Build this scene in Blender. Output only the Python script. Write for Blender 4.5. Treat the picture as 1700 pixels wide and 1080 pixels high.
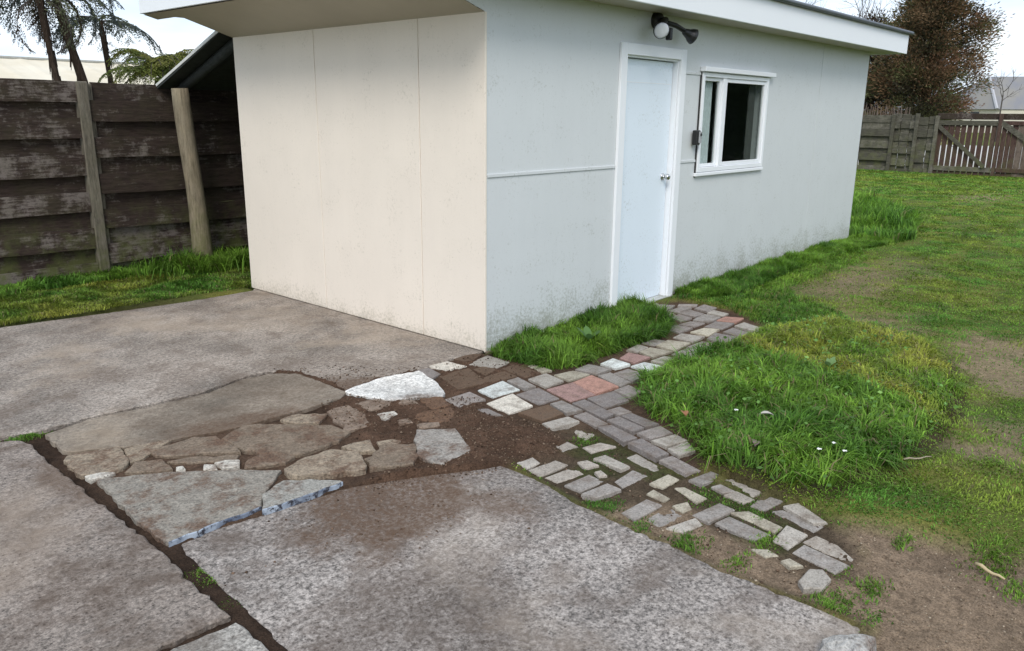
import bpy, math, random
import numpy as np
from mathutils import Matrix, Vector
random.seed(7)
rng = np.random.default_rng(11)
for o in list(bpy.data.objects): bpy.data.objects.remove(o)
scn = bpy.context.scene
COL = scn.collection
R = math.radians

# ------------------------------------------------------------------ camera
CAM = np.array([-3.6988, -3.5230, 1.5467]); FPX = 1322.64
YAW, PITCH, ROLL = 0.7256, -0.2603, 0.0096
_fw = np.array([math.cos(PITCH)*math.cos(YAW), math.cos(PITCH)*math.sin(YAW), math.sin(PITCH)])
_rt = np.cross(_fw, [0, 0, 1]); _rt /= np.linalg.norm(_rt); _up = np.cross(_rt, _fw)
_r2 = math.cos(ROLL)*_rt + math.sin(ROLL)*_up; _u2 = -math.sin(ROLL)*_rt + math.cos(ROLL)*_up
cd = bpy.data.cameras.new('camera'); cam = bpy.data.objects.new('camera', cd); COL.objects.link(cam)
cd.sensor_width = 36; cd.lens = 36*FPX/1700; cd.clip_end = 2000; cd.clip_start = 0.05
cam.matrix_world = Matrix(((_r2[0], _u2[0], -_fw[0], CAM[0]), (_r2[1], _u2[1], -_fw[1], CAM[1]), (_r2[2], _u2[2], -_fw[2], CAM[2]), (0, 0, 0, 1)))
scn.camera = cam
# ------------------------------------------------------------------ world, sun, exposure
SUN_EL, SUN_AZ = R(42), math.atan2(-0.80, -0.60)          # overcast, brightest part of the sky behind the camera's left
w = bpy.data.worlds.new('World'); scn.world = w; w.use_nodes = True
nt = w.node_tree; N = nt.nodes; L = nt.links
bg = N['Background']; bg.inputs['Strength'].default_value = 0.11
sky = N.new('ShaderNodeTexSky'); sky.sky_type = 'NISHITA'; sky.sun_disc = False
sky.sun_elevation = SUN_EL; sky.sun_rotation = SUN_AZ
tc = N.new('ShaderNodeTexCoord'); mp = N.new('ShaderNodeMapping'); mp.inputs['Scale'].default_value = (1.2, 1.2, 4.5)
nz = N.new('ShaderNodeTexNoise'); nz.inputs['Scale'].default_value = 2.2; nz.inputs['Detail'].default_value = 6; nz.inputs['Roughness'].default_value = .55
cr = N.new('ShaderNodeValToRGB'); cr.color_ramp.elements[0].position = .34; cr.color_ramp.elements[1].position = .74
cr.color_ramp.elements[0].color = (.52, .65, .84, 1); cr.color_ramp.elements[1].color = (.97, .985, 1, 1)
vm = N.new('ShaderNodeVectorMath'); vm.operation = 'SCALE'; vm.inputs['Scale'].default_value = 9.0
mx = N.new('ShaderNodeMixRGB'); mx.inputs['Fac'].default_value = .86
L.new(tc.outputs['Generated'], mp.inputs['Vector']); L.new(mp.outputs[0], nz.inputs['Vector']); L.new(nz.outputs['Fac'], cr.inputs['Fac'])
L.new(cr.outputs['Color'], vm.inputs[0]); L.new(sky.outputs['Color'], mx.inputs[1]); L.new(vm.outputs[0], mx.inputs[2]); L.new(mx.outputs[0], bg.inputs['Color'])
sd = bpy.data.lights.new('sun', 'SUN'); sd.energy = 1.4; sd.angle = R(22); sd.color = (1, .95, .87)
sun = bpy.data.objects.new('sun', sd); COL.objects.link(sun)
sv = Vector((math.sin(SUN_AZ)*math.cos(SUN_EL), math.cos(SUN_AZ)*math.cos(SUN_EL), math.sin(SUN_EL)))
sun.rotation_euler = sv.to_track_quat('Z', 'Y').to_euler(); sun.location = sv*20
scn.view_settings.view_transform = 'Standard'; scn.view_settings.look = 'None'; scn.view_settings.gamma = 1
scn.view_settings.exposure = 0.6
scn.render.engine = 'CYCLES'; scn.cycles.max_bounces = 6; scn.cycles.transparent_max_bounces = 8

# ------------------------------------------------------------------ helpers
def ray(u, v):
    return _fw*FPX + _r2*(u-850) - _u2*(v-540)
def gp(u, v, z=0.0):                                  # photo pixel -> point on the level z
    d = ray(u, v); t = (z-CAM[2])/d[2]; return CAM+t*d
def on(u, v, ax, val):                                # photo pixel -> point on an axis-aligned plane
    d = ray(u, v); t = (val-CAM[ax])/d[ax]; return CAM+t*d
def gpoly(pts, z=0.0, o=(0, 0), s=1.0):
    return np.array([gp(o[0]+a/s, o[1]+b/s, z)[:2] for a, b in pts])

def tag(o, label=None, cat=None, group=None, kind=None):
    if label: o['label'] = label
    if cat: o['category'] = cat
    if group: o['group'] = group
    if kind: o['kind'] = kind
    return o
def empty(name, loc=(0, 0, 0), rz=0):
    o = bpy.data.objects.new(name, None); COL.objects.link(o); o.location = loc; o.rotation_euler = (0, 0, rz); o.empty_display_size = .1
    return o
def mesh(name, V, F, mat, parent=None, smooth=False, colors=None, mats=None, fmat=None):
    """V (n,3); F list of faces or an (m,3) array"""
    me = bpy.data.meshes.new(name)
    V = np.asarray(V, dtype=np.float32)
    if isinstance(F, np.ndarray):
        k = F.shape[1]; m = len(F)
        me.vertices.add(len(V)); me.vertices.foreach_set('co', V.ravel())
        me.loops.add(m*k); me.loops.foreach_set('vertex_index', F.astype(np.int32).ravel())
        me.polygons.add(m); me.polygons.foreach_set('loop_start', np.arange(0, m*k, k, dtype=np.int32))
        me.polygons.foreach_set('loop_total', np.full(m, k, dtype=np.int32)); me.update(calc_edges=True)
    else:
        me.from_pydata([tuple(map(float, v)) for v in V], [], [tuple(map(int, f)) for f in F]); me.update()
    if smooth: me.polygons.foreach_set('use_smooth', np.ones(len(me.polygons), dtype=bool))
    if colors is not None:
        a = me.color_attributes.new('tint', 'FLOAT_COLOR', 'POINT')
        c = np.ones((len(V), 4), dtype=np.float32); c[:, :3] = colors; a.data.foreach_set('color', c.ravel())
    for m_ in (mats or [mat]): me.materials.append(m_)
    if fmat is not None: me.polygons.foreach_set('material_index', np.asarray(fmat, dtype=np.int32))
    o = bpy.data.objects.new(name, me); COL.objects.link(o)
    if parent: o.parent = parent
    return o
class MB:
    def __init__(s): s.v = []; s.f = []; s.n = 0
    def add(s, V, F):
        s.v.append(np.asarray(V, float)); s.f += [tuple(i+s.n for i in f) for f in F]; s.n += len(V); return s
    def box(s, a, b, bev=0.0):
        a = np.minimum(a, b).astype(float) if not isinstance(a, tuple) else np.minimum(np.array(a, float), np.array(b, float)); b = np.maximum(np.array(a, float), np.array(b, float))
        x0, y0, z0 = a; x1, y1, z1 = b
        if bev <= 0:
            V = [(x0, y0, z0), (x1, y0, z0), (x1, y1, z0), (x0, y1, z0), (x0, y0, z1), (x1, y0, z1), (x1, y1, z1), (x0, y1, z1)]
            F = [(3, 2, 1, 0), (4, 5, 6, 7), (0, 1, 5, 4), (1, 2, 6, 5), (2, 3, 7, 6), (3, 0, 4, 7)]
            return s.add(V, F)
        c = (a+b)/2; h = (b-a)/2; bev = min(bev, h.min()*.45); V = []; idx = {}
        for sx in (-1, 1):
            for sy in (-1, 1):
                for sz in (-1, 1):
                    for k in range(3):
                        p = np.array([sx, sy, sz])*(h-bev); p[k] += [sx, sy, sz][k]*bev
                        idx[(sx, sy, sz, k)] = len(V); V.append(c+p)
        F = []
        for k in range(3):
            i, j = (k+1) % 3, (k+2) % 3
            for sg in (-1, 1):
                q = []
                for si, sj in ((-1, -1), (1, -1), (1, 1), (-1, 1)):
                    t = [0, 0, 0]; t[k] = sg; t[i] = si; t[j] = sj; q.append(idx[(*t, k)])
                F.append(tuple(q) if sg > 0 else tuple(q[::-1]))
                for sj in (-1, 1):          # edge along i, between face k(sg) and face j(sj)
                    t0 = [0, 0, 0]; t0[k] = sg; t0[j] = sj; t0[i] = -1; t1 = list(t0); t1[i] = 1
                    F.append((idx[(*t0, k)], idx[(*t1, k)], idx[(*t1, j)], idx[(*t0, j)]))
        for sx in (-1, 1):
            for sy in (-1, 1):
                for sz in (-1, 1): F.append(tuple(idx[(sx, sy, sz, k)] for k in range(3)))
        return s.add(V, F)
    def tube(s, P, r, n=8, caps=True, jit=0.0):
        P = np.asarray(P, float); r = np.broadcast_to(np.asarray(r, float), (len(P),)); V = []; F = []
        T = np.gradient(P, axis=0); T /= np.linalg.norm(T, axis=1)[:, None]+1e-9
        ref = np.array([0, 0, 1.]) if abs(T[0][2]) < .9 else np.array([1., 0, 0])
        for i, (p, t) in enumerate(zip(P, T)):
            a = np.cross(t, ref); a /= np.linalg.norm(a)+1e-9; b = np.cross(t, a)
            for k in range(n):
                an = 2*math.pi*k/n; q = r[i]*(1+jit*(random.random()-.5)); V.append(p+q*(math.cos(an)*a+math.sin(an)*b))
        for i in range(len(P)-1):
            for k in range(n): F.append((i*n+k, i*n+(k+1) % n, (i+1)*n+(k+1) % n, (i+1)*n+k))
        if caps: F.append(tuple(range(n-1, -1, -1))); F.append(tuple((len(P)-1)*n+k for k in range(n)))
        return s.add(V, F)
    def lathe(s, c, axis, prof, n=20):
        axis = np.array(axis, float); axis /= np.linalg.norm(axis); ref = np.array([0, 0, 1.]) if abs(axis[2]) < .9 else np.array([1., 0, 0])
        a = np.cross(axis, ref); a /= np.linalg.norm(a); b = np.cross(axis, a); V = []; F = []
        for h, r in prof:
            for k in range(n): an = 2*math.pi*k/n; V.append(np.array(c)+axis*h+r*(math.cos(an)*a+math.sin(an)*b))
        for i in range(len(prof)-1):
            for k in range(n): F.append((i*n+k, i*n+(k+1) % n, (i+1)*n+(k+1) % n, (i+1)*n+k))
        F.append(tuple(range(n-1, -1, -1))); F.append(tuple((len(prof)-1)*n+k for k in range(n)))
        return s.add(V, F)
    def build(s, name, mat, parent=None, smooth=False, fix=True):
        o = mesh(name, np.concatenate(s.v), s.f, mat, parent, smooth)
        if fix:
            import bmesh
            bm = bmesh.new(); bm.from_mesh(o.data); bmesh.ops.recalc_face_normals(bm, faces=bm.faces[:]); bm.to_mesh(o.data); bm.free()
        return o
def rel(o, root):                                     # parent a piece built at its place in the world
    o.parent = root; o.matrix_parent_inverse = Matrix.Translation(-root.location); return o
def box(name, a, b, mat, parent=None, bev=.004): return MB().box(a, b, bev).build(name, mat, parent)

def _hash(ix, iy, seed):
    h = (ix.astype(np.int64)*374761393+iy.astype(np.int64)*668265263+seed*974711) & 0x7fffffff
    h = ((h ^ (h >> 13))*1274126177) & 0x7fffffff
    return ((h ^ (h >> 16)) & 0xffff)/65535.0
def vnoise(x, y, seed=0):
    ix = np.floor(x); iy = np.floor(y); fx = x-ix; fy = y-iy; fx = fx*fx*(3-2*fx); fy = fy*fy*(3-2*fy)
    a = _hash(ix, iy, seed); b = _hash(ix+1, iy, seed); c = _hash(ix, iy+1, seed); d = _hash(ix+1, iy+1, seed)
    return (a*(1-fx)+b*fx)*(1-fy)+(c*(1-fx)+d*fx)*fy
def fbm(x, y, sc, oct=4, seed=0, gain=.5):
    t = 0; amp = 1; n = 0
    for i in range(oct): t = t+amp*vnoise(x*sc+i*17.3, y*sc-i*9.1, seed+i); n += amp; amp *= gain; sc *= 2.03
    return t/n-.5
def sdist(x, y, P):
    """signed distance to polygon P, positive inside"""
    x = np.asarray(x, float); y = np.asarray(y, float); d = np.full(x.shape, 1e9); ins = np.zeros(x.shape, bool); n = len(P)
    for i in range(n):
        ax, ay = P[i]; bx, by = P[(i+1) % n]; ex, ey = bx-ax, by-ay
        t = np.clip(((x-ax)*ex+(y-ay)*ey)/(ex*ex+ey*ey+1e-12), 0, 1); d = np.minimum(d, np.hypot(x-ax-t*ex, y-ay-t*ey))
        if abs(ey) > 1e-12: ins ^= ((ay > y) != (by > y)) & (x < ex*(y-ay)/ey+ax)
    return np.where(ins, d, -d)
def sm(d, w): return np.clip(.5+d/(2*w), 0, 1)

# ------------------------------------------------------------------ materials
def mat(name):
    m = bpy.data.materials.new(name); m.use_nodes = True; return m, m.node_tree.nodes, m.node_tree.links, m.node_tree.nodes['Principled BSDF']
class G:
    """tiny node-graph helper"""
    def __init__(s, name, rough=.8, spec=.3):
        s.m, s.N, s.L, s.b = mat(name); s.b.inputs['Roughness'].default_value = rough; s.b.inputs['Specular IOR Level'].default_value = spec
        s.pos = s.N.new('ShaderNodeNewGeometry').outputs['Position']
    def scaled(s, sc, rot=0):
        n = s.N.new('ShaderNodeMapping'); n.inputs['Scale'].default_value = sc; n.inputs['Rotation'].default_value = (0, 0, rot); s.L.new(s.pos, n.inputs['Vector']); return n.outputs[0]
    def noise(s, scale, detail=5, rough=.6, vec=None, dist=0):
        n = s.N.new('ShaderNodeTexNoise'); n.inputs['Scale'].default_value = scale; n.inputs['Detail'].default_value = detail; n.inputs['Roughness'].default_value = rough; n.inputs['Distortion'].default_value = dist
        s.L.new(vec if vec is not None else s.pos, n.inputs['Vector']); return n.outputs['Fac']
    def voro(s, scale, feat='F1', vec=None, out='Distance'):
        n = s.N.new('ShaderNodeTexVoronoi'); n.inputs['Scale'].default_value = scale; n.feature = feat; s.L.new(vec if vec is not None else s.pos, n.inputs['Vector']); return n.outputs[out]
    def ramp(s, fac, *st):
        n = s.N.new('ShaderNodeValToRGB'); e = n.color_ramp.elements
        while len(e) < len(st): e.new(.5)
        for k, (p, c) in enumerate(st):
            e[k].position = p; e[k].color = (c, c, c, 1) if isinstance(c, (int, float)) else (*c, 1)
        s.L.new(fac, n.inputs['Fac']); return n.outputs['Color']
    def mix(s, f, a, b, mode='MIX'):
        n = s.N.new('ShaderNodeMixRGB'); n.blend_type = mode
        for i, v in enumerate((f, a, b)):
            if isinstance(v, (int, float)): n.inputs[i].default_value = v if i == 0 else (v, v, v, 1)
            elif isinstance(v, tuple): n.inputs[i].default_value = (*v, 1)
            else: s.L.new(v, n.inputs[i])
        return n.outputs[0]
    def math(s, op, a, b=0.0, c=None):
        n = s.N.new('ShaderNodeMath'); n.operation = op
        for i, v in enumerate((a, b, c)):
            if v is None: continue
            if isinstance(v, (int, float)): n.inputs[i].default_value = v
            else: s.L.new(v, n.inputs[i])
        return n.outputs[0]
    def sep(s, ax):
        n = s.N.new('ShaderNodeSeparateXYZ'); s.L.new(s.pos, n.inputs[0]); return n.outputs[ax]
    def near(s, x, y, r0, r1, stretch=(1, 1), rot=0):
        """1 inside r0 of a place on the ground, 0 beyond r1"""
        a = s.N.new('ShaderNodeMapping'); a.vector_type = 'TEXTURE'; a.inputs['Location'].default_value = (x, y, 0); a.inputs['Rotation'].default_value = (0, 0, rot); a.inputs['Scale'].default_value = (stretch[0], stretch[1], 1e6)
        s.L.new(s.pos, a.inputs['Vector']); l = s.N.new('ShaderNodeVectorMath'); l.operation = 'LENGTH'; s.L.new(a.outputs[0], l.inputs[0])
        m = s.N.new('ShaderNodeMapRange'); m.inputs[1].default_value = r1; m.inputs[2].default_value = r0; s.L.new(l.outputs['Value'], m.inputs[0]); return m.outputs[0]
    def objcol(s): return s.N.new('ShaderNodeObjectInfo').outputs['Color']
    def rand(s): return s.N.new('ShaderNodeObjectInfo').outputs['Random']
    def attr(s):
        n = s.N.new('ShaderNodeVertexColor'); n.layer_name = 'tint'; return n.outputs['Color']
    def color(s, c): s.L.new(c, s.b.inputs['Base Color']) if not isinstance(c, tuple) else setattr(s.b.inputs['Base Color'], 'default_value', (*c, 1)); return s
    def bump(s, h, strength=.5, dist=.01):
        n = s.N.new('ShaderNodeBump'); n.inputs['Strength'].default_value = strength; n.inputs['Distance'].default_value = dist; s.L.new(h, n.inputs['Height']); s.L.new(n.outputs[0], s.b.inputs['Normal']); return s

def concrete(name, base, dirt=(), speck=1.0, dark=1.0):
    g = G(name, .9, .2)
    fine = g.noise(95, 4, .75); mid = g.noise(42, 4, .75); big = g.noise(1.6, 5, .6); blot = g.noise(6, 5, .65)
    b = np.array(base)
    c = g.ramp(big, (.32, tuple(b*.55)), (.5, tuple(b)), (.68, tuple(b*1.3)))
    c = g.mix(.75*speck, c, g.ramp(fine, (.34, .2), (.5, .95), (.64, 1.5)), 'MULTIPLY')
    c = g.mix(.85*speck, c, g.ramp(mid, (.36, .28), (.5, .95), (.66, 1.38)), 'MULTIPLY')
    pale = g.ramp(g.noise(55, 3, .6), (.6, 0.0), (.7, 1.0))
    c = g.mix(g.math('MULTIPLY', pale, .4*speck), c, tuple(np.minimum(b*2.0+.06, .7)))
    pits = g.ramp(g.voro(38), (.10, 1.0), (.17, 0.0)); c = g.mix(g.math('MULTIPLY', pits, .8*speck), c, tuple(b*.22))
    c = g.mix(g.ramp(blot, (.48, 0.0), (.66, .62*dark)), c, tuple(b*np.array([.45, .39, .35])))
    damp = g.ramp(g.noise(1.25, 7, .68, None, .5), (.50, 0.0), (.58, .55*dark), (.8, .8*dark)); c = g.mix(g.math('MULTIPLY', damp, g.ramp(mid, (.3, 1.0), (.7, .5))), c, tuple(b*np.array([.38, .32, .28])))
    wear = g.ramp(g.noise(.9, 6, .65, g.scaled((1, 1, 1), 1.0), .4), (.52, 0.0), (.66, .5)); c = g.mix(wear, c, tuple(np.minimum(b*np.array([1.35, 1.25, 1.1])+.02, .8)))
    for (x, y, r0, r1, st, rot, amt) in dirt:
        k = g.near(x, y, r0, r1, st, rot)
        k = g.math('ADD', k, g.math('MULTIPLY', g.math('SUBTRACT', g.noise(5.5, 6, .7), .5), 1.3))
        k = g.ramp(k, (.42, 0.0), (.78, amt)); k2 = g.math('MULTIPLY', k, g.ramp(g.noise(60, 3, .7), (.3, .45), (.6, 1.0)))
        c = g.mix(k2, c, (.11, .068, .044))
    g.color(c)
    h = g.math('ADD', g.math('MULTIPLY', fine, .6), g.math('ADD', g.math('MULTIPLY', mid, .8), g.math('MULTIPLY', pits, -.6)))
    g.bump(h, .8, .006); return g.m
_d0 = gp(640, 830, -.028); _d1 = gp(830, 840, -.028); _d2 = gp(450, 700); _d3 = gp(560, 640); _d4 = gp(130, 800)
M_CONC = concrete('concrete_front', (.285, .254, .23), [(_d0[0], _d0[1], .2, .8, (1.0, .75), .4, .95), (_d1[0], _d1[1], .02, .34, (1, 1), 0, .7)])
M_APRON = concrete('concrete_apron', (.32, .278, .24), [(_d3[0], _d3[1], .05, .5, (1.3, .6), -.5, .85)], .8, .8)
M_LEFTC = concrete('concrete_left', (.245, .208, .18), [(_d4[0], _d4[1], .03, .45, (.5, 1.5), 0, .6)], .85, 1.3)
M_PATCH = concrete('concrete_patch', (.255, .215, .172), [(_d2[0], _d2[1], .10, .62, (1.6, .5), -.35, .85)], .45, .8)
M_PALEC = concrete('concrete_pale', (.30, .28, .252), [], .9)
M_WHITEC = concrete('whitewashed_concrete', (.80, .78, .74), [(gp(690, 662)[0], gp(690, 662)[1], .02, .16, (1.6, .7), -.5, .8)], .65, .3)

def stone_mat():
    g = G('paving_stone', .88, .25); oc = g.objcol(); fine = g.noise(90, 4, .7); mid = g.noise(22, 4, .7)
    c = g.mix(.8, oc, g.ramp(fine, (.3, .4), (.5, 1.0), (.68, 1.4)), 'MULTIPLY')
    c = g.mix(.7, c, g.ramp(mid, (.3, .55), (.55, 1.0), (.75, 1.3)), 'MULTIPLY')
    pits = g.ramp(g.voro(46), (.12, 1.0), (.2, 0.0)); pk = g.math('MULTIPLY', pits, g.ramp(g.noise(9, 2), (.45, 0.0), (.62, .85)))
    c = g.mix(pk, c, (.03, .022, .017))
    dirt = g.ramp(g.noise(6, 6, .75), (.48, 0.0), (.62, .88)); c = g.mix(dirt, c, g.ramp(fine, (.3, (.065, .036, .024)), (.6, (.165, .1, .066))))
    g.color(c); g.bump(g.math('ADD', fine, g.math('ADD', g.math('MULTIPLY', mid, 1.6), g.math('MULTIPLY', g.noise(8, 4, .6), 2.5))), .9, .009); return g.m
M_STONE = stone_mat()
def paver_mat():
    g = G('paver', .85, .25); oc = g.objcol(); fine = g.noise(120, 4, .7); mid = g.noise(30, 4, .65)
    c = g.mix(.7, oc, g.ramp(fine, (.3, .5), (.5, 1.0), (.68, 1.3)), 'MULTIPLY')
    c = g.mix(.6, c, g.ramp(mid, (.3, .65), (.55, 1.0), (.75, 1.22)), 'MULTIPLY')
    pits = g.ramp(g.voro(60), (.1, 1.0), (.17, 0.0)); c = g.mix(g.math('MULTIPLY', pits, .6), c, (.035, .028, .022))
    dirt = g.ramp(g.noise(11, 6, .7), (.48, 0.0), (.7, .65)); c = g.mix(dirt, c, (.13, .092, .064))
    g.color(c); g.bump(g.math('ADD', fine, mid), .6, .004); return g.m
M_PAVER = paver_mat()
def chipped_blue():
    g = G('chipped_blue_paint', .6, .4); n = g.noise(34, 5, .75); n2 = g.noise(9, 3)
    c = g.ramp(n2, (.38, (.07, .09, .14)), (.62, (.36, .41, .48))); c = g.mix(g.ramp(n, (.5, 0.0), (.58, 1.0)), c, (.035, .035, .045))
    g.color(c); g.bump(n, .5, .004); return g.m
M_BLUE = chipped_blue()
def ground_mat():
    g = G('soil_and_moss', .95, .1); c = g.attr(); fine = g.noise(130, 4, .75); mid = g.noise(28, 5, .7)
    c = g.mix(.85, c, g.ramp(fine, (.28, .3), (.5, 1.0), (.7, 1.6)), 'MULTIPLY'); c = g.mix(.7, c, g.ramp(mid, (.3, .45), (.5, 1.0), (.72, 1.4)), 'MULTIPLY')
    g.color(c); g.bump(g.math('ADD', fine, g.math('MULTIPLY', mid, 1.5)), .9, .012); return g.m
M_GROUND = ground_mat()
def soil_mat():
    g = G('soil_filled_crack', .95, .1); n = g.noise(60, 4, .7); g.color(g.ramp(n, (.3, (.022, .015, .01)), (.6, (.06, .042, .03)))); g.bump(n, .8, .006); return g.m
M_SOIL = soil_mat()

def paint(name, base, grime=0.0, rough=.55, streak=.06, base_h=.5, tintg=(.30, .31, .26)):
    g = G(name, rough, .35); n = g.noise(2.2, 5, .6); st = g.noise(3, 6, .7, g.scaled((5, 5, .5))); fine = g.noise(70, 3, .6); b = np.array(base)
    c = g.ramp(n, (.3, tuple(b*(1-streak))), (.7, tuple(np.minimum(b*(1+streak*.6), .95))))
    c = g.mix(streak*2.2, c, g.ramp(st, (.3, .72), (.6, 1.0)), 'MULTIPLY')
    if grime > 0:
        z = g.sep(2); k = g.N.new('ShaderNodeMapRange'); k.inputs[1].default_value = base_h; k.inputs[2].default_value = 0; g.L.new(z, k.inputs[0])
        sp = g.math('ADD', g.noise(45, 5, .8), g.math('MULTIPLY', g.noise(5, 3), .4)); k2 = g.math('MULTIPLY', k.outputs[0], grime)
        t = g.ramp(g.math('ADD', sp, g.math('MULTIPLY', k2, .5)), (.78, 0.0), (.98, .8)); c = g.mix(t, c, tintg)
        t2 = g.math('MULTIPLY', g.math('POWER', k.outputs[0], 5.0), g.ramp(g.noise(16, 4, .7), (.35, 0.0), (.7, grime*.9))); c = g.mix(t2, c, (.16, .14, .1))
    g.color(c); g.bump(g.math('ADD', fine, g.math('MULTIPLY', n, 4.0)), .14, .006); return g.m
M_CREAM = paint('cream_paint', (.81, .73, .635), .35, streak=.03, base_h=.18, tintg=(.5, .45, .36))
M_GREY = paint('pale_grey_paint', (.645, .67, .68), .5, base_h=.42, streak=.025)
M_WHITE = paint('white_paint', (.84, .86, .89), 0, .45, .008)
M_DOOR = paint('door_paint', (.77, .85, .93), .2, .4, .01, .2)
M_SOFFIT = paint('soffit_paint', (.46, .42, .34), 0, .6, .05)
def plain(name, c, rough=.5, metal=0.0, spec=.5, vary=.15, sc=20):
    g = G(name, rough, spec); n = g.noise(sc, 4, .6); b = np.array(c); g.color(g.ramp(n, (.3, tuple(b*(1-vary))), (.7, tuple(np.minimum(b*(1+vary), 1)))))
    g.b.inputs['Metallic'].default_value = metal; g.bump(n, .1, .003); return g.m
M_BLACK = plain('black_plastic', (.012, .012, .013), .4); M_CHROME = plain('brushed_steel', (.6, .6, .6), .25, 1)
M_KEYPAD = plain('grey_keypad', (.35, .36, .37), .45); M_LENS = plain('frosted_lens', (.62, .64, .68), .3, 0, .5, .06)
M_ROOFEDGE = plain('dark_roof_steel', (.075, .085, .095), .45, .3); M_CURTAIN = plain('net_curtain', (.8, .84, .86), .9, 0, .2, .1, 40)
M_RUBBER = plain('dark_gap', (.02, .02, .02), .8)
M_LEANROOF = plain('old_dark_roofing', (.045, .05, .048), .7, 0, .3, .3); M_TRIM = plain('weathered_white_trim', (.6, .6, .57), .6)
def glass_mat():
    m, N_, L_, b = mat('window_glass'); N_.remove(b); o = N_['Material Output']; t = N_.new('ShaderNodeBsdfTransparent'); t.inputs[0].default_value = (.85, .88, .87, 1)
    gl = N_.new('ShaderNodeBsdfGlossy'); gl.inputs['Roughness'].default_value = .03; lw = N_.new('ShaderNodeLayerWeight'); lw.inputs[0].default_value = .5; pw = N_.new('ShaderNodeMath'); pw.operation = 'POWER'; pw.inputs[1].default_value = 4; L_.new(lw.outputs['Facing'], pw.inputs[0]); f = N_.new('ShaderNodeMath'); f.operation = 'MULTIPLY_ADD'; f.inputs[1].default_value = .6; f.inputs[2].default_value = .05; L_.new(pw.outputs[0], f.inputs[0]); x = N_.new('ShaderNodeMixShader')
    L_.new(f.outputs[0], x.inputs[0]); L_.new(t.outputs[0], x.inputs[1]); L_.new(gl.outputs[0], x.inputs[2]); L_.new(x.outputs[0], o.inputs[0]); return m
M_GLASS = glass_mat()
def timber(name, dark, pale, green=(.09, .1, .03), gamt=.5, gh=.7, stretch=(1.2, 9, 9), palecut=(.5, .68)):
    g = G(name, .9, .2); grain = g.noise(6, 6, .7, g.scaled(stretch)); blot = g.math('ADD', g.math('MULTIPLY', g.noise(3.2, 6, .75, g.scaled((1.5, 1.5, 1.2)), .15), .62), g.math('MULTIPLY', g.noise(9, 5, .7, g.scaled(tuple(v_*.6 for v_ in stretch))), .38)); fine = g.noise(40, 4, .7, g.scaled(stretch))
    r = g.rand()
    c = g.ramp(grain, (.3, tuple(np.array(dark)*.5)), (.65, tuple(np.array(dark)*1.5)))
    bl = g.math('ADD', blot, g.math('MULTIPLY', g.math('SUBTRACT', r, .5), .16))
    c = g.mix(g.ramp(bl, (palecut[0], 0.0), (palecut[1], .85)), c, g.ramp(fine, (.3, tuple(np.array(pale)*.55)), (.65, pale)))
    z = g.sep(2); k = g.N.new('ShaderNodeMapRange'); k.inputs[1].default_value = gh; k.inputs[2].default_value = 0; g.L.new(z, k.inputs[0])
    gm = g.math('MULTIPLY', g.ramp(g.noise(5, 5, .7), (.42, 0.0), (.62, gamt)), g.math('ADD', k.outputs[0], .12)); c = g.mix(gm, c, green)
    g.color(c); g.bump(g.math('ADD', grain, fine), .6, .006); return g.m
M_FENCE = timber('weathered_dark_boards', (.04, .028, .023), (.24, .205, .185), (.10, .115, .035), .75, .7, palecut=(.525, .62))
M_POSTW = timber('weathered_posts', (.13, .115, .09), (.27, .25, .2), gamt=.8, stretch=(9, 9, 1.2))
M_LOG = timber('pale_round_log', (.20, .165, .115), (.36, .31, .23), (.12, .13, .04), .7, .9, (9, 9, 1.0), (.45, .7))
M_BACKF = timber('grey_split_boards', (.075, .07, .055), (.25, .23, .19), (.12, .13, .05), .7, 1.2, (9, 1.2, 9))
M_GATE = timber('brown_gate_palings', (.075, .045, .038), (.17, .13, .1), (.1, .11, .04), .5, 1.0, (9, 9, 1.2), (.55, .75))
M_PALE = timber('grey_palings', (.12, .09, .075), (.26, .21, .17), (.1, .1, .04), .3, .6, (9, 9, 1.2))
def leaf_mat(name, trans=.3, rough=.6):
    m, N_, L_, b = mat(name); b.inputs['Roughness'].default_value = rough; b.inputs['Specular IOR Level'].default_value = .2; a = N_.new('ShaderNodeVertexColor'); a.layer_name = 'tint'; L_.new(a.outputs[0], b.inputs['Base Color'])
    t = N_.new('ShaderNodeBsdfTranslucent'); L_.new(a.outputs[0], t.inputs[0]); x = N_.new('ShaderNodeMixShader'); x.inputs[0].default_value = trans
    L_.new(b.outputs[0], x.inputs[1]); L_.new(t.outputs[0], x.inputs[2]); L_.new(x.outputs[0], N_['Material Output'].inputs[0]); return m
M_LEAF = leaf_mat('leaf'); M_BLADE = leaf_mat('grass_blade', .35, .55)
def bark_mat(name, c, sc=(6, 6, 1.5)):
    g = G(name, .95, .1); n = g.noise(8, 6, .75, g.scaled(sc)); b = np.array(c); g.color(g.ramp(n, (.3, tuple(b*.35)), (.6, tuple(b)), (.75, tuple(b*1.8)))); g.bump(n, 1, .03); return g.m
M_BARK = bark_mat('bark', (.07, .05, .038)); M_TWIG = bark_mat('grey_twig', (.13, .115, .105))
def roof_mat(name, c, alt, sc=(.6, .6, .6)):
    g = G(name, .7, .3); n = g.noise(1.2, 5, .6, g.scaled(sc)); g.color(g.ramp(n, (.42, c), (.62, alt))); return g.m
M_ROOFC = roof_mat('cream_steel_roof', (.62, .55, .42), (.68, .62, .5)); M_ROOFG = roof_mat('grey_roof', (.20, .205, .235), (.25, .24, .225), (.25, .25, .25))
M_HWALL = plain('house_wall_cream', (.6, .56, .47), .8); M_WIN = plain('dark_window', (.03, .035, .04), .2)

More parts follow.
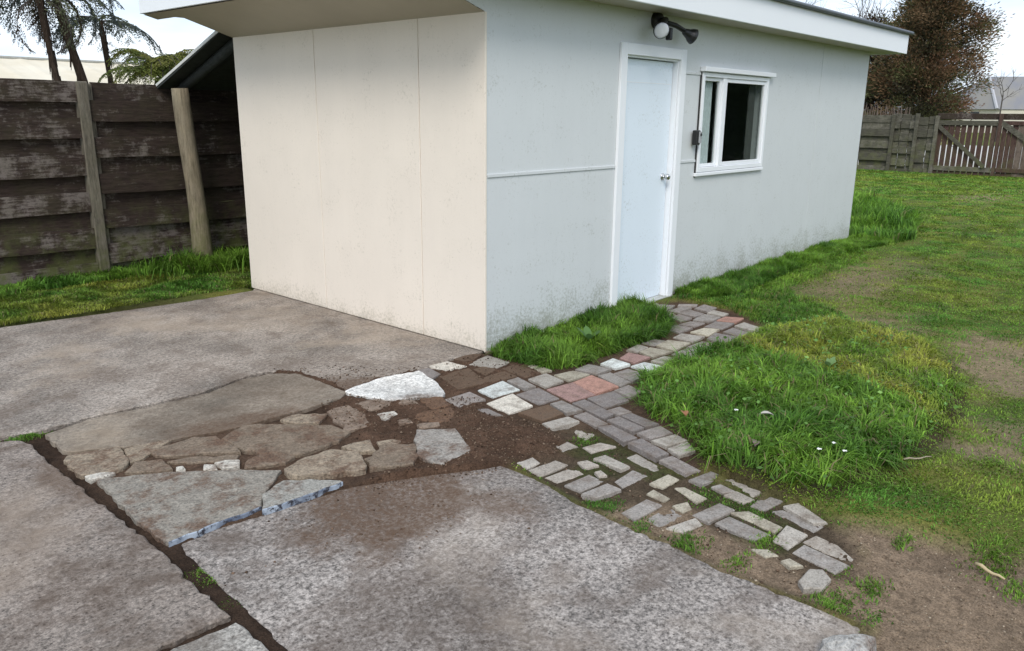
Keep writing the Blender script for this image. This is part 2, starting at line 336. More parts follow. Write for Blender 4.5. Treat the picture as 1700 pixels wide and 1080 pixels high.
# ------------------------------------------------------------------ polygons of the ground cover (photo pixels laid on the ground)
SLABZ = -.025
APRON = [(-260, 583), (0, 543), (150, 523), (300, 502), (420, 482), (424, 477), (800, 572), (802, 583), (770, 590), (735, 599), (700, 612), (640, 624), (600, 638), (577, 648), (556, 638), (530, 627), (490, 615), (440, 616), (400, 626), (330, 652), (150, 691), (62, 715), (0, 725), (-260, 765)]
LEFTS = [(-260, 772), (0, 733), (34, 729), (50, 737), (95, 777), (150, 822), (215, 873), (262, 909), (320, 966), (381, 1020), (330, 1043), (255, 1079), (180, 1115), (-260, 1330)]
SMALLS = [(393, 1029), (425, 1055), (455, 1090), (540, 1180), (280, 1290), (130, 1180), (270, 1087)]
FRONTS = [(294, 905), (350, 879), (440, 853), (570, 810), (640, 797), (720, 786), (800, 777), (832, 771), (865, 783), (910, 804), (960, 836), (985, 845), (1010, 859), (1060, 881), (1120, 906), (1200, 946), (1290, 981), (1370, 1012), (1437, 1044), (1420, 1062), (1385, 1085), (1330, 1220), (600, 1220), (476, 1086), (436, 1040), (398, 1008), (332, 946)]
PATCH = [(78, 721), (150, 697), (250, 676), (335, 656), (402, 631), (445, 621), (490, 621), (530, 633), (573, 651), (563, 662), (480, 685), (400, 707), (330, 721), (205, 741), (113, 749)]
WHITES = [(574, 649), (605, 637), (640, 625), (695, 614), (716, 628), (732, 642), (734, 655), (690, 658), (650, 662), (605, 657)]
def cp(o, s, *L_): return [[(o[0]+a/s, o[1]+b/s) for a, b in q] for q in L_]
# crazy paving: (polygon, height, colour)
C_ = dict(t=(.31, .25, .185), k=(.22, .17, .125), d=(.13, .09, .06), w=(.6, .56, .49), g=(.34, .31, .275), o=(.16, .092, .056), e=(.25, .19, .145))
O7, O8, S4 = (80, 660), (440, 640), 4.25
STONES = []
for col, h, q in [('t', .004, [(120, 405), (310, 378), (500, 337), (535, 395), (570, 460), (450, 515), (220, 540), (160, 470)]),
                  ('t', .0, [(550, 357), (700, 320), (850, 305), (700, 400), (590, 445)]), ('k', .002, [(720, 382), (870, 322), (1040, 272), (1180, 267), (1330, 350), (1360, 383), (1150, 378), (850, 403)]),
                  ('k', .003, [(545, 520), (620, 452), (790, 437), (868, 500), (740, 515)]), ('k', -.002, [(830, 450), (1050, 420), (1335, 403), (1330, 426), (1000, 452)]),
                  ('w', .006, [(1185, 452), (1338, 432), (1352, 470), (1230, 490)]), ('w', .0, [(1088, 470), (1175, 475), (1188, 500), (1105, 500)]),
                  ('w', .002, [(898, 488), (940, 480), (950, 500), (910, 515)]), ('w', .003, [(262, 552), (420, 527), (480, 522), (300, 570)])]:
    STONES.append((cp(O7, S4, q)[0], h, C_[col], .03))
STONES.append(([(407, 768), (428, 754), (450, 752), (487, 757), (473, 766), (440, 771), (410, 775)], .004, C_['k'], .03))
STONES.append(([(372, 727), (404, 706), (440, 704), (481, 705), (548, 706), (581, 716), (560, 729), (533, 741), (493, 753), (445, 752), (402, 742)], .006, C_['k'], .03))
for col, h, q in [('t', .004, [(100, 240), (240, 200), (435, 196), (370, 260), (250, 257)]), ('e', .004, [(442, 175), (590, 137), (695, 200), (715, 282), (582, 315)]),
                  ('e', .005, [(648, 125), (740, 97), (898, 102), (878, 130), (760, 170), (692, 160)]), ('e', .004, [(910, 120), (960, 97), (1050, 102), (1078, 130), (980, 138)]),
                  ('w', .006, [(800, 200), (900, 180), (928, 196), (850, 240)]), ('o', .006, [(1092, 90), (1240, 77), (1308, 130), (1180, 160)]),
                  ('o', .003, [(1075, 190), (1328, 152), (1318, 240), (1230, 253), (1062, 235)]), ('e', .002, [(1070, 265), (1218, 257), (1208, 275), (1082, 293)]),
                  ('g', .014, [(1077, 312), (1240, 302), (1330, 307), (1400, 375), (1455, 445), (1438, 468), (1260, 537), (1170, 522), (1083, 478), (1072, 400)]),
                  ('k', .014, [(860, 402), (960, 420), (1063, 408), (1060, 470), (1040, 543), (900, 560), (742, 573), (722, 510), (765, 492)]),
                  ('t', .016, [(142, 577), (300, 502), (480, 452), (640, 467), (680, 525), (708, 580), (560, 597), (200, 625)]),
                  ('t', .006, [(545, 430), (620, 402), (743, 377), (768, 453), (652, 460)]), ('t', .008, [(782, 395), (900, 377), (948, 387), (938, 410), (822, 420)]),
                  ('e', .003, [(940, 240), (1010, 230), (1030, 263), (950, 270)])]:
    STONES.append((cp(O8, S4, q)[0], h, C_[col], .055 if h > .01 else .03))
STONES.append((WHITES, .008, (.74, .73, .70), .04))
BIGST = [([(163, 795), (285, 783), (380, 780), (464, 780), (454, 798), (434, 819), (431, 841), (355, 869), (281, 899), (262, 889), (215, 850)], .002, (.29, .262, .222), .06),
         ([(467, 798), (515, 796), (565, 797), (567, 800), (500, 824), (438, 845), (437, 820)], .002, (.34, .325, .29), .06)]
# brick path: colour letters
PC = dict(g=(.265, .233, .212), m=(.222, .196, .182), p=(.38, .345, .30), y=(.41, .37, .29), w=(.56, .58, .55), W=(.62, .57, .49), r=(.42, .235, .185), k=(.34, .215, .19), b=(.125, .08, .052), s=(.35, .31, .265), q=(.29, .263, .238))
O1, O2, O3, O4, O5, O6 = (1060, 490), (920, 550), (680, 570), (860, 630), (840, 730), (1040, 760)
RAW = {
 (O1, 7.0833): [('g', [(0, 137), (208, 74), (250, 97), (120, 152)]), ('g', [(140, 162), (250, 107), (440, 114), (330, 172)]), ('g', [(340, 177), (500, 132), (630, 147), (480, 195)]), ('g', [(470, 100), (700, 103), (690, 126), (450, 124)]),
   ('g', [(650, 152), (770, 107), (930, 142), (830, 192)]), ('y', [(190, 207), (300, 195), (435, 213), (370, 240)]), ('g', [(460, 207), (620, 167), (780, 207), (660, 250)]), ('g', [(365, 252), (470, 222), (635, 264), (495, 302)]),
   ('q', [(635, 285), (770, 217), (975, 252), (830, 315)]), ('p', [(805, 205), (880, 172), (1070, 212), (990, 242)]), ('r', [(915, 288), (1020, 245), (1250, 264), (1150, 318)]), ('g', [(475, 335), (610, 300), (790, 327), (660, 375)]),
   ('g', [(760, 360), (910, 300), (1135, 327), (990, 395)]), ('p', [(1125, 352), (1240, 310), (1440, 377), (1360, 418)]), ('g', [(300, 390), (430, 342), (650, 382), (490, 440)]), ('y', [(605, 425), (765, 382), (965, 397), (825, 470)]),
   ('g', [(985, 430), (1110, 372), (1310, 437), (1200, 485)]), ('W', [(1330, 440), (1430, 397), (1545, 432), (1480, 475)]), ('p', [(400, 490), (510, 442), (780, 482), (630, 548)]), ('m', [(790, 505), (910, 442), (1190, 492), (1030, 565)]),
   ('y', [(1215, 500), (1330, 447), (1490, 487), (1400, 530)]), ('y', [(200, 588), (340, 525), (620, 552), (430, 645)]), ('g', [(560, 600), (745, 537), (1010, 577), (850, 650)]), ('y', [(880, 650), (1080, 572), (1240, 600), (1050, 670)]),
   ('g', [(390, 690), (570, 617), (830, 657), (590, 755)])],
 (O2, 7.0833): [('q', [(1020, 132), (1180, 87), (1310, 107), (1170, 165)]), ('y', [(1000, 235), (1130, 185), (1400, 227), (1160, 300)]), ('p', [(840, 217), (990, 147), (1110, 180), (985, 238)]), ('k', [(770, 310), (870, 242), (1130, 297), (950, 370)]),
   ('w', [(540, 370), (690, 314), (910, 382), (720, 430)]), ('q', [(240, 440), (400, 377), (690, 432), (500, 495)]), ('y', [(0, 507), (220, 457), (430, 497), (180, 580)]), ('w', [(900, 405), (1060, 352), (1340, 412), (1170, 490)]),
   ('p', [(1130, 340), (1290, 287), (1590, 347), (1400, 400)]), ('g', [(690, 490), (870, 432), (1120, 502), (920, 590)]), ('q', [(510, 510), (660, 482), (920, 597), (780, 645)]), ('r', [(205, 587), (440, 502), (770, 647), (490, 735)]),
   ('y', [(1040, 590), (1190, 497), (1420, 560), (1250, 640)]), ('g', [(1400, 412), (1590, 360), (1780, 420), (1560, 490)]), ('g', [(700, 690), (880, 622), (1060, 700), (900, 770)])],
 (O3, 6.0714): [('W', [(190, 225), (380, 172), (580, 227), (380, 280)]), ('m', [(40, 270), (200, 237), (320, 302), (240, 350)]), ('b', [(290, 322), (600, 237), (770, 400), (480, 470)]), ('b', [(440, 155), (600, 100), (745, 100), (580, 203)]),
   ('p', [(580, 212), (780, 114), (1010, 192), (880, 250)]), ('b', [(640, 257), (770, 217), (880, 262), (760, 320)]), ('b', [(690, 357), (960, 272), (1090, 327), (790, 400)]), ('b', [(930, 257), (1060, 207), (1330, 287), (1170, 345)]),
   ('y', [(1170, 227), (1260, 197), (1440, 270), (1330, 290)]), ('w', [(680, 462), (940, 377), (1110, 462), (840, 540)]), ('q', [(980, 372), (1090, 332), (1280, 427), (1160, 457)]), ('p', [(1195, 357), (1380, 292), (1560, 372), (1370, 440)]),
   ('m', [(1070, 510), (1310, 442), (1510, 552), (1310, 610)]), ('W', [(775, 602), (1030, 502), (1245, 622), (1000, 705)]), ('g', [(340, 562), (600, 482), (770, 562), (500, 640)]), ('b', [(1090, 690), (1400, 602), (1570, 702), (1330, 785)]), ('g', [(660, 657), (790, 652), (970, 735), (850, 750)])],
 (O4, 5.3125): [('k', [(245, 82), (480, 22), (680, 127), (460, 190)]), ('m', [(600, 162), (840, 102), (985, 177), (770, 250)]), ('q', [(275, 207), (390, 172), (580, 267), (430, 300)]), ('m', [(475, 197), (585, 170), (850, 302), (765, 342)]),
   ('g', [(785, 267), (900, 234), (1005, 280), (880, 310)]), ('g', [(490, 312), (600, 277), (800, 387), (690, 412)]), ('m', [(780, 347), (900, 317), (1120, 427), (1030, 465)]), ('m', [(905, 312), (1000, 287), (1240, 387), (1130, 420)]), ('g', [(1040, 467), (1250, 397), (1370, 467), (1170, 525)]),
   ('m', [(700, 412), (820, 392), (1055, 512), (940, 552)]), ('m', [(975, 552), (1090, 512), (1340, 647), (1220, 690)]), ('p', [(1170, 532), (1390, 472), (1500, 532), (1320, 587)]), ('p', [(1310, 602), (1500, 542), (1560, 622), (1420, 670)]), ('g', [(1240, 707), (1360, 662), (1620, 802), (1480, 830)]),
   ('p', [(205, 382), (440, 317), (540, 362), (290, 432)])],
}
LOW = {
 (O4, 5.3125): [('s', [(430, 440), (530, 410), (680, 490), (600, 530)]), ('s', [(310, 590), (450, 540), (540, 590), (400, 650)]), ('s', [(570, 600), (720, 555), (870, 585), (640, 650)])],
 (O5, 6.0714): [('p', [(120, 240), (280, 170), (330, 225), (210, 285)]), ('s', [(230, 305), (490, 207), (640, 252), (330, 365)]), ('s', [(390, 380), (680, 267), (800, 332), (530, 435)]), ('q', [(590, 455), (840, 342), (970, 407), (740, 520)]), ('q', [(760, 545), (1010, 432), (1150, 487), (900, 590)]),
   ('s', [(710, 215), (830, 205), (920, 245), (810, 290)]), ('s', [(880, 320), (960, 305), (1010, 345), (950, 360)]), ('p', [(890, 175), (980, 147), (1240, 262), (1190, 295)]), ('p', [(1240, 180), (1320, 147), (1590, 287), (1500, 325)]), ('q', [(1090, 420), (1290, 302), (1410, 360), (1165, 480)]),
   ('y', [(1400, 530), (1490, 512), (1680, 582), (1590, 620)]), ('q', [(1170, 735), (1410, 592), (1560, 657), (1280, 800)])],
 (O6, 4.25): [('y', [(170, 182), (290, 112), (370, 150), (250, 210)]), ('q', [(120, 440), (290, 347), (390, 402), (240, 490)]), ('y', [(335, 217), (400, 207), (560, 277), (500, 312)]), ('y', [(335, 335), (420, 315), (460, 355), (400, 380)]), ('p', [(270, 500), (470, 417), (545, 470), (400, 520)]), ('q', [(470, 402), (660, 317), (750, 357), (570, 445)]),
   ('q', [(630, 452), (720, 402), (1020, 542), (900, 580)]), ('y', [(740, 387), (860, 382), (1100, 482), (1040, 520)]), ('q', [(430, 157), (600, 92), (690, 132), (530, 185)]), ('q', [(600, 200), (650, 177), (760, 230), (690, 242)]), ('s', [(700, 252), (770, 232), (900, 290), (810, 305)]), ('s', [(650, 142), (740, 142), (980, 247), (910, 280)]),
   ('q', [(880, 345), (1000, 252), (1140, 297), (970, 375)]), ('p', [(1120, 340), (1210, 322), (1420, 465), (1330, 450)]), ('q', [(1030, 372), (1090, 362), (1410, 487), (1320, 525)]), ('p', [(1030, 580), (1150, 482), (1280, 537), (1130, 640)]), ('s', [(1240, 592), (1330, 552), (1500, 622), (1610, 722), (1580, 745), (1400, 660)]), ('q', [(1170, 657), (1250, 612), (1570, 762), (1490, 810)]),
   ('p', [(1210, 860), (1290, 782), (1380, 787), (1440, 842), (1380, 910), (1250, 920)]), ('y', [(900, 642), (1000, 652), (1060, 687), (980, 690)]), ('y', [(1090, 717), (1150, 707), (1250, 757), (1150, 750)])],
}
PAVERS = []
for (o_, s_), L_ in RAW.items():
    for c_, q in L_: PAVERS.append((cp(o_, s_, q)[0], 0.0, c_))
for (o_, s_), L_ in LOW.items():
    for c_, q in L_: PAVERS.append((cp(o_, s_, q)[0], -.018, c_))

# ------------------------------------------------------------------ ground sheet with the soil's real relief
MOUND = gpoly([(1050, 655), (1085, 622), (1150, 598), (1205, 572), (1262, 556), (1300, 548), (1350, 540), (1420, 545), (1490, 560), (1560, 590), (1598, 640), (1585, 690), (1545, 740), (1500, 775), (1420, 800), (1375, 830), (1320, 822), (1250, 800), (1180, 770), (1140, 735), (1085, 695)])
WALLTUFT = gpoly([(812, 580), (835, 560), (900, 532), (960, 515), (1040, 505), (1085, 512), (1115, 535), (1108, 556), (1060, 570), (1000, 590), (955, 608), (910, 612), (850, 600), (820, 592)])
WALLSTRIP = np.array([(2.42, -.02), (2.42, -.26), (2.75, -.45), (3.4, -.42), (4.2, -.36), (5.4, -.34), (6.3, -.42), (7.0, -.5), (7.2, -.1), (6.8, 0.0)])
PATHSTRIP = gpoly([(1110, 497), (1180, 500), (1215, 515), (1275, 545), (1330, 548), (1420, 545), (1395, 520), (1330, 500), (1310, 480), (1360, 460), (1440, 435), (1430, 412), (1200, 470)])
LAWN_BARE = [(gpoly([(1545, 560), (1600, 548), (1700, 560), (1760, 575), (1760, 670), (1660, 675), (1600, 640)]), .12), (gpoly([(1600, 690), (1660, 695), (1760, 690), (1760, 790), (1660, 770), (1560, 745)]), .1),
             (gpoly([(1310, 478), (1380, 452), (1500, 430), (1530, 455), (1420, 495), (1360, 505)]), .25), (gpoly([(1420, 510), (1530, 520), (1560, 560), (1480, 550), (1400, 535)]), .12), (gpoly([(1590, 325), (1660, 320), (1680, 335), (1600, 340)]), .3)]
SANDY = gpoly([(1437, 1044), (1370, 1012), (1200, 946), (1120, 906), (1010, 859), (1010, 835), (1140, 850), (1290, 930), (1340, 950), (1400, 960), (1425, 920), (1410, 880), (1460, 885), (1540, 900), (1640, 925), (1700, 940), (1800, 950), (1900, 1200), (1500, 1300), (1385, 1085)], -.03)
HEAP = gpoly([(742, 690), (790, 672), (850, 690), (900, 700), (935, 728), (930, 750), (880, 760), (845, 770), (800, 778), (740, 785), (660, 800), (600, 806), (612, 790), (690, 768), (705, 740), (735, 705)])
RUBBLE = gpoly([(530, 670), (580, 655), (650, 662), (740, 660), (800, 660), (800, 690), (750, 690), (700, 705), (690, 740), (620, 735), (580, 740), (590, 715), (560, 700)])
DIRTY = gpoly([(722, 610), (780, 590), (830, 590), (905, 615), (860, 630), (800, 640), (770, 655), (735, 650)])
WEDGE = gpoly([(440, 612), (500, 612), (560, 604), (640, 612), (700, 606), (690, 615), (640, 628), (580, 652), (530, 632), (480, 622)])
LOWZONE = gpoly([(830, 768), (800, 700), (870, 690), (940, 700), (1000, 720), (1050, 745), (1110, 775), (1160, 790), (1200, 800), (1290, 830), (1390, 870), (1440, 900), (1470, 1000), (1440, 1045), (1370, 1012), (1200, 946), (1060, 881), (960, 836), (865, 783)], -.02)
SLABS_G = [gpoly(APRON), gpoly(LEFTS), gpoly(SMALLS), gpoly(FRONTS, SLABZ), gpoly(PATCH)]
SHEDP = np.array([(0, 0), (6.735, 0), (6.735, 2.906), (0, 2.906)])
HARD = gpoly([(-400, 600), (0, 545), (418, 484), (424, 476), (812, 572), (800, 590), (735, 615), (600, 690), (780, 775), (832, 771), (1060, 881), (1437, 1044), (1330, 1300), (-400, 1400)])
JUNCTION = gpoly([(575, 650), (700, 606), (800, 580), (915, 612), (940, 700), (840, 775), (600, 812), (540, 700)])
PATHZONE = gpoly([(700, 605), (790, 583), (1060, 505), (1130, 498), (1220, 515), (1290, 550), (1150, 600), (1060, 640), (1090, 690), (1160, 745), (1170, 785), (1100, 770), (930, 700), (830, 700), (740, 690), (580, 655), (560, 700), (480, 690), (100, 750), (160, 800), (280, 900), (560, 805), (780, 775), (880, 690)])
PIECES = [(gpoly(P, h), h, {(.16, .092, .056): .7, (.25, .19, .145): .7, (.22, .17, .125): .55, (.31, .25, .185): .5}.get(c, .25)) for P, h, c, _t in STONES]+[(gpoly(P, h), h, .0) for P, h, c, _t in BIGST]+[(gpoly(P, z), z, 1.0 if c == 'b' else (.25 if z == 0 else .4)) for P, z, c in PAVERS]
def ground_z(x, y):
    """height, colour, bareness of the ground sheet"""
    n1 = fbm(x, y, 1.3, 4, 3); n2 = fbm(x, y, 9, 4, 5); n3 = fbm(x, y, 40, 3, 9)
    z = .012+.03*n1+.016*n2
    near = np.hypot(x+1, y+1) < 9
    # colours of the lawn floor: moss green, yellow moss, bare earth
    mo = np.clip(.5+1.9*n1+1.2*n2, 0, 1)[..., None]; ye = np.clip(.5+2.2*fbm(x, y, 3.1, 4, 21)-.1, 0, 1)[..., None]
    col = np.array([.085, .115, .028])*(1-ye)+np.array([.19, .185, .046])*ye
    bare = np.clip((fbm(x, y, .8, 5, 33)-.14)*6, 0, 1)*.6
    for P, wd in LAWN_BARE: bare = np.maximum(bare, sm(sdist(x, y, P)-.04+.75*fbm(x, y, 3.2, 5, 40, .65), wd*1.6)*.8)
    tan = np.array([.27, .20, .135])*(1+.5*n2[..., None]); col = col*(1-bare[..., None])+tan*bare[..., None]
    z = z-.015*bare
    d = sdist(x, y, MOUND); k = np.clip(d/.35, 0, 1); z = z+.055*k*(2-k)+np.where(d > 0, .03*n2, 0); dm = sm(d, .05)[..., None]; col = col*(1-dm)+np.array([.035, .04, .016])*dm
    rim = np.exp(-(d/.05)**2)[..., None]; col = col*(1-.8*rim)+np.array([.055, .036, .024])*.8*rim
    # hard ground zones
    def put(P, wd, zz, cc, nz=0.0):
        nonlocal z, col, bare
        k = sm(sdist(x, y, P)+nz*fbm(x, y, 7, 4, 51), wd); z = z*(1-k)+zz*k; c3 = k[..., None]; col = col*(1-c3)+cc*c3; bare = np.maximum(bare, k)
    dark = np.array([.10, .064, .044])*(1+.7*n2[..., None])
    put(HARD, .03, -.022+.012*n3+.012*n2, dark*.5)
    put(JUNCTION, .03, -.017+.006*n3+.008*n2, dark)
    put(PATHZONE, .03, -.014+.006*n3+.008*n2, dark)
    lowc = np.array([.085, .062, .041])*(1+.8*n2[..., None]); mossy = np.clip(fbm(x, y, 5, 4, 77)*7-.3, 0, 1)[..., None]; lowc = lowc*(1-mossy*.75)+np.array([.055, .065, .02])*mossy*.75
    put(LOWZONE, .05, -.028+.014*n2+.010*n3, lowc)
    sand = np.array([.24, .175, .12])*(1+.6*n2[..., None]+.4*n3[..., None]); far = np.clip((x+.9)*1.2, 0, 1)[..., None]; sand = sand*(1-.35*far)+np.array([.10, .07, .05])*.35*far
    put(SANDY, .06, -.030+.018*n2+.012*n3, sand, .12)
    for P, wd, zz, amp in ((HEAP, .09, .004, .5), (RUBBLE, .05, .001, .2), (DIRTY, .03, .0, .15), (WEDGE, .02, .003, .1)):
        put(P, wd, zz+.03*n2+.014*n3, dark*np.array([1.0, .93, .9]), amp*.2)
    k = sm(sdist(x, y, HEAP)-.08, .12); z = z+.012*k
    for P, top, cover in PIECES:                      # soil lies in the joints and only spills onto some pieces
        lo, hi = P.min(0)-.01, P.max(0)+.01; sub = (x > lo[0]) & (x < hi[0]) & (y > lo[1]) & (y < hi[1])
        if not sub.any(): continue
        dd = sdist(x[sub], y[sub], P); lim = top-.009+cover*(.03*n2[sub]+.02*n3[sub])+cover*.004-np.clip(dd, 0, .03)*(.25-.2*cover); zs_ = z[sub]; z[sub] = np.where(dd > .004, np.minimum(zs_, lim), zs_)
    for P in SLABS_G: k = sm(sdist(x, y, P)-.02, .012); z = z*(1-k)+-.09*k
    k = sm(sdist(x, y, SHEDP)-.03, .02); z = z*(1-k)-.12*k
    # strip under the fence and lean-to, back of the lawn
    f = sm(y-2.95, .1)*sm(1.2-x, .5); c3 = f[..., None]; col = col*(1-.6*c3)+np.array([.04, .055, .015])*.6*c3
    return z, np.clip(col, .004, .6), bare
def axis(lo, a, b, hi, st):
    xs = list(np.arange(a, b, st)); v, s_ = b, st
    while v < hi: xs.append(v); s_ = min(s_*1.13, 60); v += s_
    xs.append(hi); v, s_ = a, st; pre = []
    while v > lo: s_ = min(s_*1.13, 60); v -= s_; pre.append(max(v, lo))
    return np.array(pre[::-1]+xs)
gx = axis(-350, -3.0, 2.3, 450, .0135); gy = axis(-350, -3.5, .75, 450, .0135)
GX, GY = np.meshgrid(gx, gy, indexing='ij'); gz, gc, _ = ground_z(GX, GY)
nx, ny = GX.shape; ii = np.arange(nx*ny).reshape(nx, ny)
F = np.stack([ii[:-1, :-1], ii[1:, :-1], ii[1:, 1:], ii[:-1, 1:]], -1).reshape(-1, 4)
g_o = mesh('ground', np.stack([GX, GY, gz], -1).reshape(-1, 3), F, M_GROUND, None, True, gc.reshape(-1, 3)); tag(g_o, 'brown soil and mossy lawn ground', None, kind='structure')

# ------------------------------------------------------------------ slabs, stones, pavers
def prism(name, P, z1, th, m, parent, seg=.05, jit=.003, bev=.006, inset=0.0, side=None, sidem=None, dome=0.0, tilt=0.0):
    P = np.asarray(P, float)
    if np.sum(P[:, 0]*np.roll(P[:, 1], -1)-np.roll(P[:, 0], -1)*P[:, 1]) < 0: P = P[::-1]
    Q = []; own = []
    for i in range(len(P)):
        a, b = P[i], P[(i+1) % len(P)]; n = max(1, int(np.linalg.norm(b-a)/seg))
        for k in range(n):
            p = a+(b-a)*k/n
            if k == 0 and len(P) <= 8:                      # worn corner
                pr = P[i-1]-a; pr /= np.linalg.norm(pr)+1e-9; nx_ = b-a; nx_ = nx_/(np.linalg.norm(nx_)+1e-9); p = a+(pr+nx_)*bev*.8
            Q.append(p+rng.normal(0, jit, 2)); own.append(i)
    Q = np.array(Q); n = len(Q); T = np.roll(Q, -1, 0)-np.roll(Q, 1, 0); T /= np.linalg.norm(T, axis=1)[:, None]+1e-9; Nn = np.stack([-T[:, 1], T[:, 0]], 1)
    Q = Q+Nn*inset; I = Q+Nn*bev; c = Q.mean(0); tx, ty = rng.normal(0, tilt, 2) if tilt else (0, 0)
    zt = lambda A, z: z+(A[:, 0]-c[0])*tx+(A[:, 1]-c[1])*ty
    V = np.concatenate([np.c_[Q, np.full(n, z1-th)], np.c_[Q, zt(Q, z1-bev*.8)], np.c_[I, zt(I, z1)]])-np.array([*c, 0])
    F = [(i, (i+1) % n, n+(i+1) % n, n+i) for i in range(n)]+[(n+i, n+(i+1) % n, 2*n+(i+1) % n, 2*n+i) for i in range(n)]+[tuple(2*n+i for i in range(n))]
    fm = None
    if side is not None: fm = [1 if own[i] in side else 0 for i in range(n)]*2+[0]
    o = mesh(name, V, F, m, parent, mats=[m, sidem] if sidem else None, fmat=fm); o.location = (c[0], c[1], 0); return o
drive = tag(empty('concrete_driveway'), 'old speckled grey concrete driveway slabs', None, kind='structure')
prism('slab', gpoly(APRON), .0, .12, M_APRON, drive, .04, .004, .006)['label'] = 'pale rough slab running up to the cream wall'
prism('slab', gpoly(LEFTS), .0, .12, M_LEFTC, drive, .03, .005, .008)['label'] = 'stained brown-grey slab beside the soil-filled joint'
prism('slab', gpoly(SMALLS), .002, .12, M_PALEC, drive, .03, .004, .008)['label'] = 'pale slab corner at the end of the joint'
front = prism('slab', gpoly(FRONTS, SLABZ), SLABZ, .12, M_CONC, drive, .03, .006, .008); front['label'] = 'large speckled slab with brown dirt stains'
prism('slab', gpoly(PATCH), .003, .11, M_PATCH, drive, .035, .006, .004, -.008)['label'] = 'smooth muddy patch of concrete'
crazy = tag(empty('crazy_paving'), 'broken stone crazy paving with soil in its joints', None, kind='structure')
for P, h, c, th in STONES:
    o = prism('stone', gpoly(P, h), h, .07, M_WHITEC if P is WHITES else M_STONE, crazy, .035, .0055, .005, -.009, tilt=.01); o.color = (*c, 1)
for P, h, c, th in BIGST:
    G_ = gpoly(P, h); n = len(P); rev = np.sum(G_[:, 0]*np.roll(G_[:, 1], -1)-np.roll(G_[:, 0], -1)*G_[:, 1]) < 0
    # the edges facing the big slab are painted blue
    es = {6, 7} if n == 11 else {3, 4}
    if rev: es = {(n-2-e) % n for e in es}
    o = prism('stone', G_, h, .09, M_STONE, crazy, .035, .004, .004, -.004, es, M_BLUE); o.color = (*c, 1)
path = tag(empty('brick_path'), 'uneven brick paver path leading to the white door', None, kind='structure')
for P, z, c in PAVERS:
    b = np.array(PC[c])*(1+rng.normal(0, .07)); zz = z+rng.normal(0, .0028 if z == 0 else .005)
    o = prism('paver', gpoly(P, zz), zz, .06, M_PAVER, path, .11, .0025 if z == 0 else .005, .0035 if z == 0 else .005, -.001 if z == 0 else -.009, tilt=.014); o.color = (*b, 1)
def crack(pts, z, wd, parent):
    P = [gp(u, v, z) for u, v in pts]; Q = []
    for a, b in zip(P[:-1], P[1:]):
        n = max(2, int(np.linalg.norm(b-a)/.02)); Q += [a+(b-a)*k/n for k in range(n)]
    Q.append(P[-1]); Q = np.array(Q); Q[:, :2] += rng.normal(0, .004, (len(Q), 2)); T = np.gradient(Q[:, :2], axis=0); T /= np.linalg.norm(T, axis=1)[:, None]+1e-9
    Nn = np.c_[-T[:, 1], T[:, 0]]; ww = wd*(.4+rng.random(len(Q)))*np.clip(np.minimum(np.arange(len(Q)), np.arange(len(Q))[::-1])/4+.15, 0, 1)
    V = np.concatenate([np.c_[Q[:, :2]+Nn*ww[:, None], np.full(len(Q), z+.0015)], np.c_[Q[:, :2]-Nn*ww[:, None], np.full(len(Q), z+.0015)]]); n = len(Q)
    mesh('crack', V, [(i, i+1, n+i+1, n+i) for i in range(n-1)], M_SOIL, parent)
crack([(372, 865), (358, 890), (335, 905), (325, 916)], SLABZ, .004, front); crack([(352, 905), (385, 918), (400, 922)], SLABZ, .003, front)
crack([(540, 800), (545, 840), (550, 872), (505, 885), (498, 915), (500, 940), (490, 975), (485, 990)], SLABZ, .0025, front); crack([(490, 985), (465, 1005), (430, 1030)], SLABZ, .003, front)

# ------------------------------------------------------------------ the shed
LA, LB, ZW, ZC = 2.906, 6.735, 2.31, 2.135
OVX, OVY = -.575, -.285                               # eaves overhang towards the drive / towards the lawn
shed = tag(empty('shed'), 'small pale shed with cream end wall, grey side wall and white fascia', 'shed')
yj = [0.0, .605, 1.765, LA]
for i in range(3):                                    # three tall sheets close the old garage opening
    box('wall_panel', (0, yj[i]+(.0025 if i else .004), .005), (.03, yj[i+1]-.0025, ZC+.02), M_CREAM, shed, .003)
box('wall_backing', (.032, .02, .0), (.09, LA-.02, ZC+.1), M_RUBBER, shed, 0)
box('corner_bead', (-.006, -.008, .0), (.012, .0035, ZC), M_CREAM, shed, .003)
# side wall with a door opening and a window opening
DX0, DX1, DZ = 1.507, 2.305, 1.99; WX0, WX1, WZ0, WZ1 = 2.70, 3.93, 1.10, 1.865
b = MB()
cells = [((.0125, DX0), (0, ZW)), ((DX0, DX1), (DZ, ZW)), ((DX1, WX0), (0, ZW)), ((WX0, WX1), (0, WZ0)), ((WX0, WX1), (WZ1, ZW)), ((WX1, LB), (0, ZW))]
xs = [.0125, DX0, DX1, WX0, WX1, LB]; zs = [0, WZ0, WZ1, DZ, ZW]
def wallgrid(y, flip):
    V = []; F = []
    for i in range(len(xs)-1):
        for j in range(len(zs)-1):
            cx_, cz_ = (xs[i]+xs[i+1])/2, (zs[j]+zs[j+1])/2
            if DX0 < cx_ < DX1 and cz_ < DZ: continue
            if WX0 < cx_ < WX1 and WZ0 < cz_ < WZ1: continue
            k = len(V); V += [(xs[i], y, zs[j]), (xs[i+1], y, zs[j]), (xs[i+1], y, zs[j+1]), (xs[i], y, zs[j+1])]; F.append((k, k+1, k+2, k+3) if not flip else (k+3, k+2, k+1, k))
    b.add(V, F)
wallgrid(0.0, False); wallgrid(.10, True)
